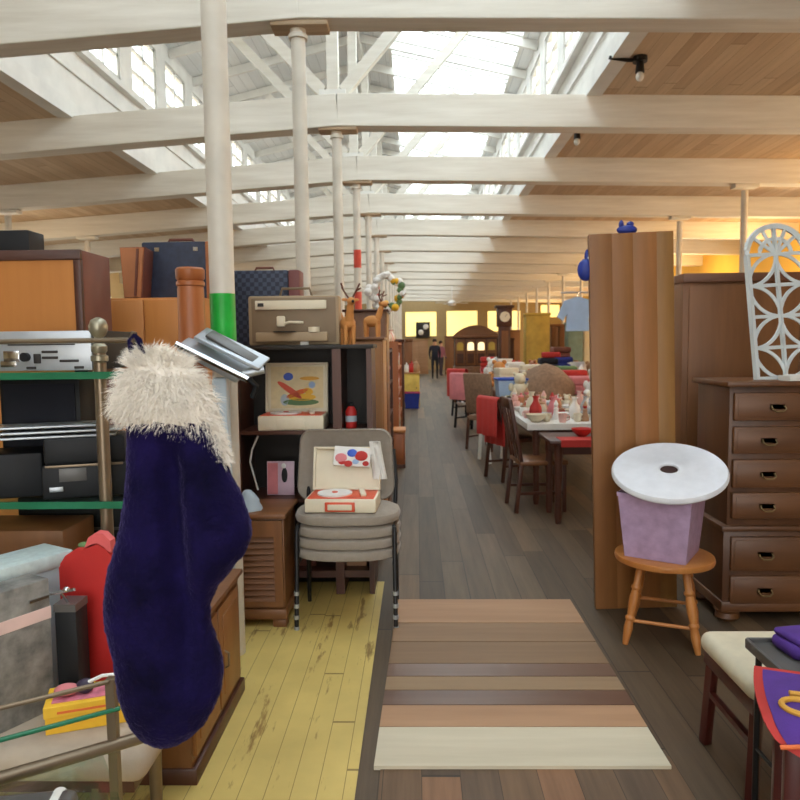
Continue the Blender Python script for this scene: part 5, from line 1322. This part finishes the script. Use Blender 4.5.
# clothing heap and things between tables and gold cupboard
for k, (px, py, Y, m, lb) in enumerate(((552, 352, 12.3, 'bright_red', 'red folded jumper'), (563, 357, 12.2, 'deep_blue', 'dark blue folded jumper'), (560, 347, 12.35, 'brown_leather', 'brown folded jumper'), (548, 358, 12.15, 'black_cloth', 'black folded jumper'), (580, 376, 9.7, 'pink', 'pink folded cloth'), (572, 370, 9.9, 'bright_red', 'red folded cloth'), (566, 366, 10.1, 'green', 'green folded cloth'), (530, 365, 12.0, 'cream_fabric', 'cream folded cloth'), (515, 362, 12.4, 'white_cloth', 'white folded cloth'), (488, 357, 16.0, 'bright_red', 'red folded blanket'))):
    Y = 12.85+(Y-12)*.4 if 12 < Y < 12.5 else 11.8 if Y == 12.0 else min(Y, 15.2); q = P(px, py, Y); top = q.z; 
    t = thing('folded_cloth', lb+' on the heap of goods near the '+('gold cupboard' if Y > 12 and px > 520 else 'blanket' if px > 560 else 'china cabinet'), 'cloth', (q.x, Y, .751))
    h = max(.07, top-.75); n = max(1, int(h/.1)); 
    for j in range(n): MB().box((rnd.uniform(-.02, .02), 0, (j+.5)*h/n), (.34, .26, h/n), (0, 0, rnd.uniform(-.2, .2)), .03, 3).build('fold', M[m], t)

# ---- people at the far end of the aisle
def person(px, py, label, top_m, leg_m, hgt=1.68, rz=0, stride=.1):
    q = PF(px, py); t = thing('person', label, 'person', (q.x, q.y, 0), rz); s = hgt/1.7
    J = [(0, 0, .95), (0, 0, 1.15), (0, 0, 1.38), (0, -.01, 1.48), (0, -.02, 1.6), (0, -.01, 1.68), (-.09, 0, .9), (-.10, -stride, .5), (-.1, -stride*.6, .08), (-.1, -stride*.6-.14, .03), (.09, 0, .9), (.1, stride*.5, .5), (.1, stride, .08), (.1, stride-.14, .03),
         (-.18, 0, 1.38), (-.23, .02, 1.12), (-.21, -.12, .92), (-.2, -.18, .86), (.18, 0, 1.38), (.23, .02, 1.12), (.21, -.12, .92), (.2, -.18, .86)]
    Rr = [.14, .13, .15, .055, .085, .075, .09, .06, .04, .035, .09, .06, .04, .035, .065, .045, .032, .03, .065, .045, .032, .03]
    E = [(0, 1), (1, 2), (2, 3), (3, 4), (4, 5), (0, 6), (6, 7), (7, 8), (8, 9), (0, 10), (10, 11), (11, 12), (12, 13), (2, 14), (14, 15), (15, 16), (16, 17), (2, 18), (18, 19), (19, 20), (20, 21)]
    me = bpy.data.meshes.new('body'); me.from_pydata([tuple(Vector(j)*s) for j in J], E, [])
    o = bpy.data.objects.new('body', me); COL.objects.link(o); o.parent = t
    sk = o.modifiers.new('skin', 'SKIN'); o.modifiers.new('sub', 'SUBSURF').levels = 1; o.modifiers['sub'].render_levels = 1
    for vtx, r_ in zip(me.skin_vertices[0].data, Rr): vtx.radius = (r_*s, r_*s)
    me.skin_vertices[0].data[0].use_root = True
    m, nt, b = newmat('clothed'); sp = nt.nodes.new('ShaderNodeSeparateXYZ'); nt.links.new(coords(nt), sp.inputs[0])
    z = sp.outputs['Z']
    k1 = math_(nt, 'GREATER_THAN', z, .93*s); k2 = math_(nt, 'GREATER_THAN', z, 1.46*s)
    nt.links.new(mixc(nt, k2, mixc(nt, k1, leg_m, top_m), srgb(200, 150, 120)), b.inputs['Base Color']); setc(b, 'Roughness', .85); me.materials.append(m)
    MB().sph((0, .01, 1.655*s), .098*s, (1, 1.08, 1), seg=12).build('hair', M['hair'], t)
person(435, 379, 'person in dark navy clothes standing in the aisle far back', srgb(30, 32, 46), srgb(24, 26, 36), 1.66)
person(441, 376, 'person in a plum top standing behind the one in navy', srgb(140, 84, 100), srgb(60, 50, 60), 1.6, .6)

# ================================================================== left of the aisle, further down
def shelf_unit(px, Y0, Y1, w, h, mat, label, items, face='+x'):
    # open shelving whose goods face the aisle
    x1 = P(px, 430, Y0).x
    t = thing('shelf_unit', label, 'shelves', (x1, Y0, 0)); D = Y1-Y0
    for y in (0, D-.025): MB().bx(-w, 0, y, y+.025, 0, h).build('side_panel', mat, t, smooth=False)
    MB().bx(-w, -w+.02, .025, D-.025, 0, h).build('back_panel', mat, t, smooth=False)
    zs = [.08+(h-.1)*k/4 for k in range(5)]
    for z in zs: MB().bx(-w+.02, -.005, .025, D-.025, z-.022, z).build('shelf', mat, t, smooth=False)
    return x1, zs, D
for (px, Y0, Y1, h, mn, lab, where) in ((388, 6.45, 7.9, 1.42, 'dark_wood', 'dark shelf unit of boxes beyond the brown hutch left of the aisle', 'nearer shelf unit'), (399, 9.4, 11.6, 1.5, 'cedar', 'reddish shelf unit of small goods further along the left of the aisle', 'farther shelf unit')):
    x1, zs, D = shelf_unit(px, Y0, Y1, .38, h, M[mn], lab, None)
    lev = ['bottom', 'second', 'third', 'fourth', 'top']
    for zi, z in enumerate(zs[:-1]):
        y = Y0+.06; k = 0
        while y < Y1-.18:
            w_ = rnd.uniform(.09, .2); hh = rnd.uniform(.12, .24); cn, m = rnd.choice(colr+[('blue', M['deep_blue']), ('green', M['green']), ('tan', M['pink_wood'])])
            gbox((x1-.13, y+w_/2, z), m, rnd.choice(colr)[1], '%s box on %s shelf of %s, %s from near end' % (cn, lev[zi], where, ['first', 'second', 'third', 'fourth', 'fifth', 'sixth', 'seventh', 'eighth', 'ninth', 'tenth', 'eleventh', 'twelfth', 'thirteenth', 'fourteenth', 'fifteenth', 'sixteenth', 'seventeenth', 'eighteenth', 'nineteenth', 'twentieth'][k]), 'boxes on the '+where, (.2, w_*.9, hh)); y += w_+.02; k += 1
    y = Y0+.12; k = 0
    while y < Y1-.1:
        cn, m = rnd.choice(colr); vase((x1-.15, y, zs[-1]), m, '%s vase on top of the %s, %s from the near end' % (cn, where, ['first', 'second', 'third', 'fourth', 'fifth', 'sixth', 'seventh', 'eighth', 'ninth', 'tenth'][k]), 'vases on the shelf units', rnd.uniform(.7, 1.1)); y += .26; k += 1
# orange drum and other floor items
q = PF(399, 468)
t = thing('wooden_cabinet', 'small orange brown wooden cabinet on the floor left of the aisle', 'cabinet', (q.x-.02, q.y, 0))
hz = P(399, 430, q.y).z
MB().bx(-.09, .09, .01, .34, .04, hz-.03, .004).build('carcass', M['cedar'], t); MB().bx(-.1, .1, -.01, .35, hz-.03, hz, .005).build('top', M['orange_wood'], t); MB().bx(-.08, .08, 0, .012, .08, hz-.06, .003).build('door', M['cedar'], t); MB().bx(-.095, .095, 0, .345, 0, .04).build('plinth', M['dark_wood'], t)
q = PF(412, 408)
t = thing('blue_bin', 'blue plastic bin on the floor left of the aisle', 'bin', (q.x, q.y, 0)); 
MB().rings([[(sx*.15, sy*.15, 0) for sx, sy in ((-1, -1), (1, -1), (1, 1), (-1, 1))], [(sx*.18, sy*.18, .36) for sx, sy in ((-1, -1), (1, -1), (1, 1), (-1, 1))], [(sx*.17, sy*.17, .36) for sx, sy in ((-1, -1), (1, -1), (1, 1), (-1, 1))], [(sx*.14, sy*.14, .02) for sx, sy in ((-1, -1), (1, -1), (1, 1), (-1, 1))]]).build('body', M['deep_blue'], t, smooth=False)
MB().tube([(-.18, -.18, .36), (.18, -.18, .36), (.18, .18, .36), (-.18, .18, .36)], .014, 8, True).build('rim', M['red'], t)
bq = q
t = thing('yellow_cabinet', 'small yellow painted cabinet behind the blue bin', 'cabinet', (bq.x-.02, bq.y+.25, 0))
MB().bx(-.2, .2, 0, .4, 0, .78, .005).build('carcass', M['yellow_box'], t); MB().bx(-.22, .22, -.02, .42, .78, .81, .006).build('top', M['light_wood'], t); MB().bx(-.18, .18, -.012, .002, .05, .74, .004).build('door', M['yellow_box'], t); MB().sph((.13, -.02, .45), .015, seg=8).build('knob', M['brass'], t)
for k, (dx, mn, hh, lb) in enumerate(((-.1, 'white', .26, 'white'), (.02, 'red', .3, 'red'), (.12, 'pink_wood', .22, 'tan'))):
    jar((bq.x-.02+dx, bq.y+.4, .81), M[mn], M[mn], '%s lidded jar on the yellow painted cabinet' % lb, 'jars on the yellow cabinet', 1.2+.2*k)
# left background furniture
cabL = [(P(395, 345, 12.2).x-.35, 12.0, .5, 1.55, 'dark_wood', 'dark wardrobe on the left of the aisle behind the farther shelf unit'), (P(404, 345, 17).x-.4, 17.0, .6, 1.6, 'brown_wood', 'brown wardrobe on the left of the aisle beyond the yellow cabinet'), (P(412, 345, 22.3).x-.45, 22.3, .45, 1.6, 'panel_brown', 'brown wardrobe far back left of the aisle')]
for x, y, w_, h, mn, lb in cabL:
    t = thing('wardrobe', lb, 'wardrobe', (x, y, 0)); MB().bx(0, w_, .02, .6, 0, h-.05).build('carcass', M[mn], t, smooth=False); MB().bx(-.02, w_+.02, -.02, .62, h-.05, h, .008).build('cornice', M[mn], t)
    for k in range(2): MB().bx(w_*k/2+.01, w_*(k+1)/2-.01, 0, .022, .1, h-.08, .004).build('door', M[mn], t)

sc.view_settings.view_transform = 'Standard'; sc.view_settings.look = 'None'; sc.view_settings.gamma = 1; sc.view_settings.use_curve_mapping = False
sc.view_settings.exposure = -0.14
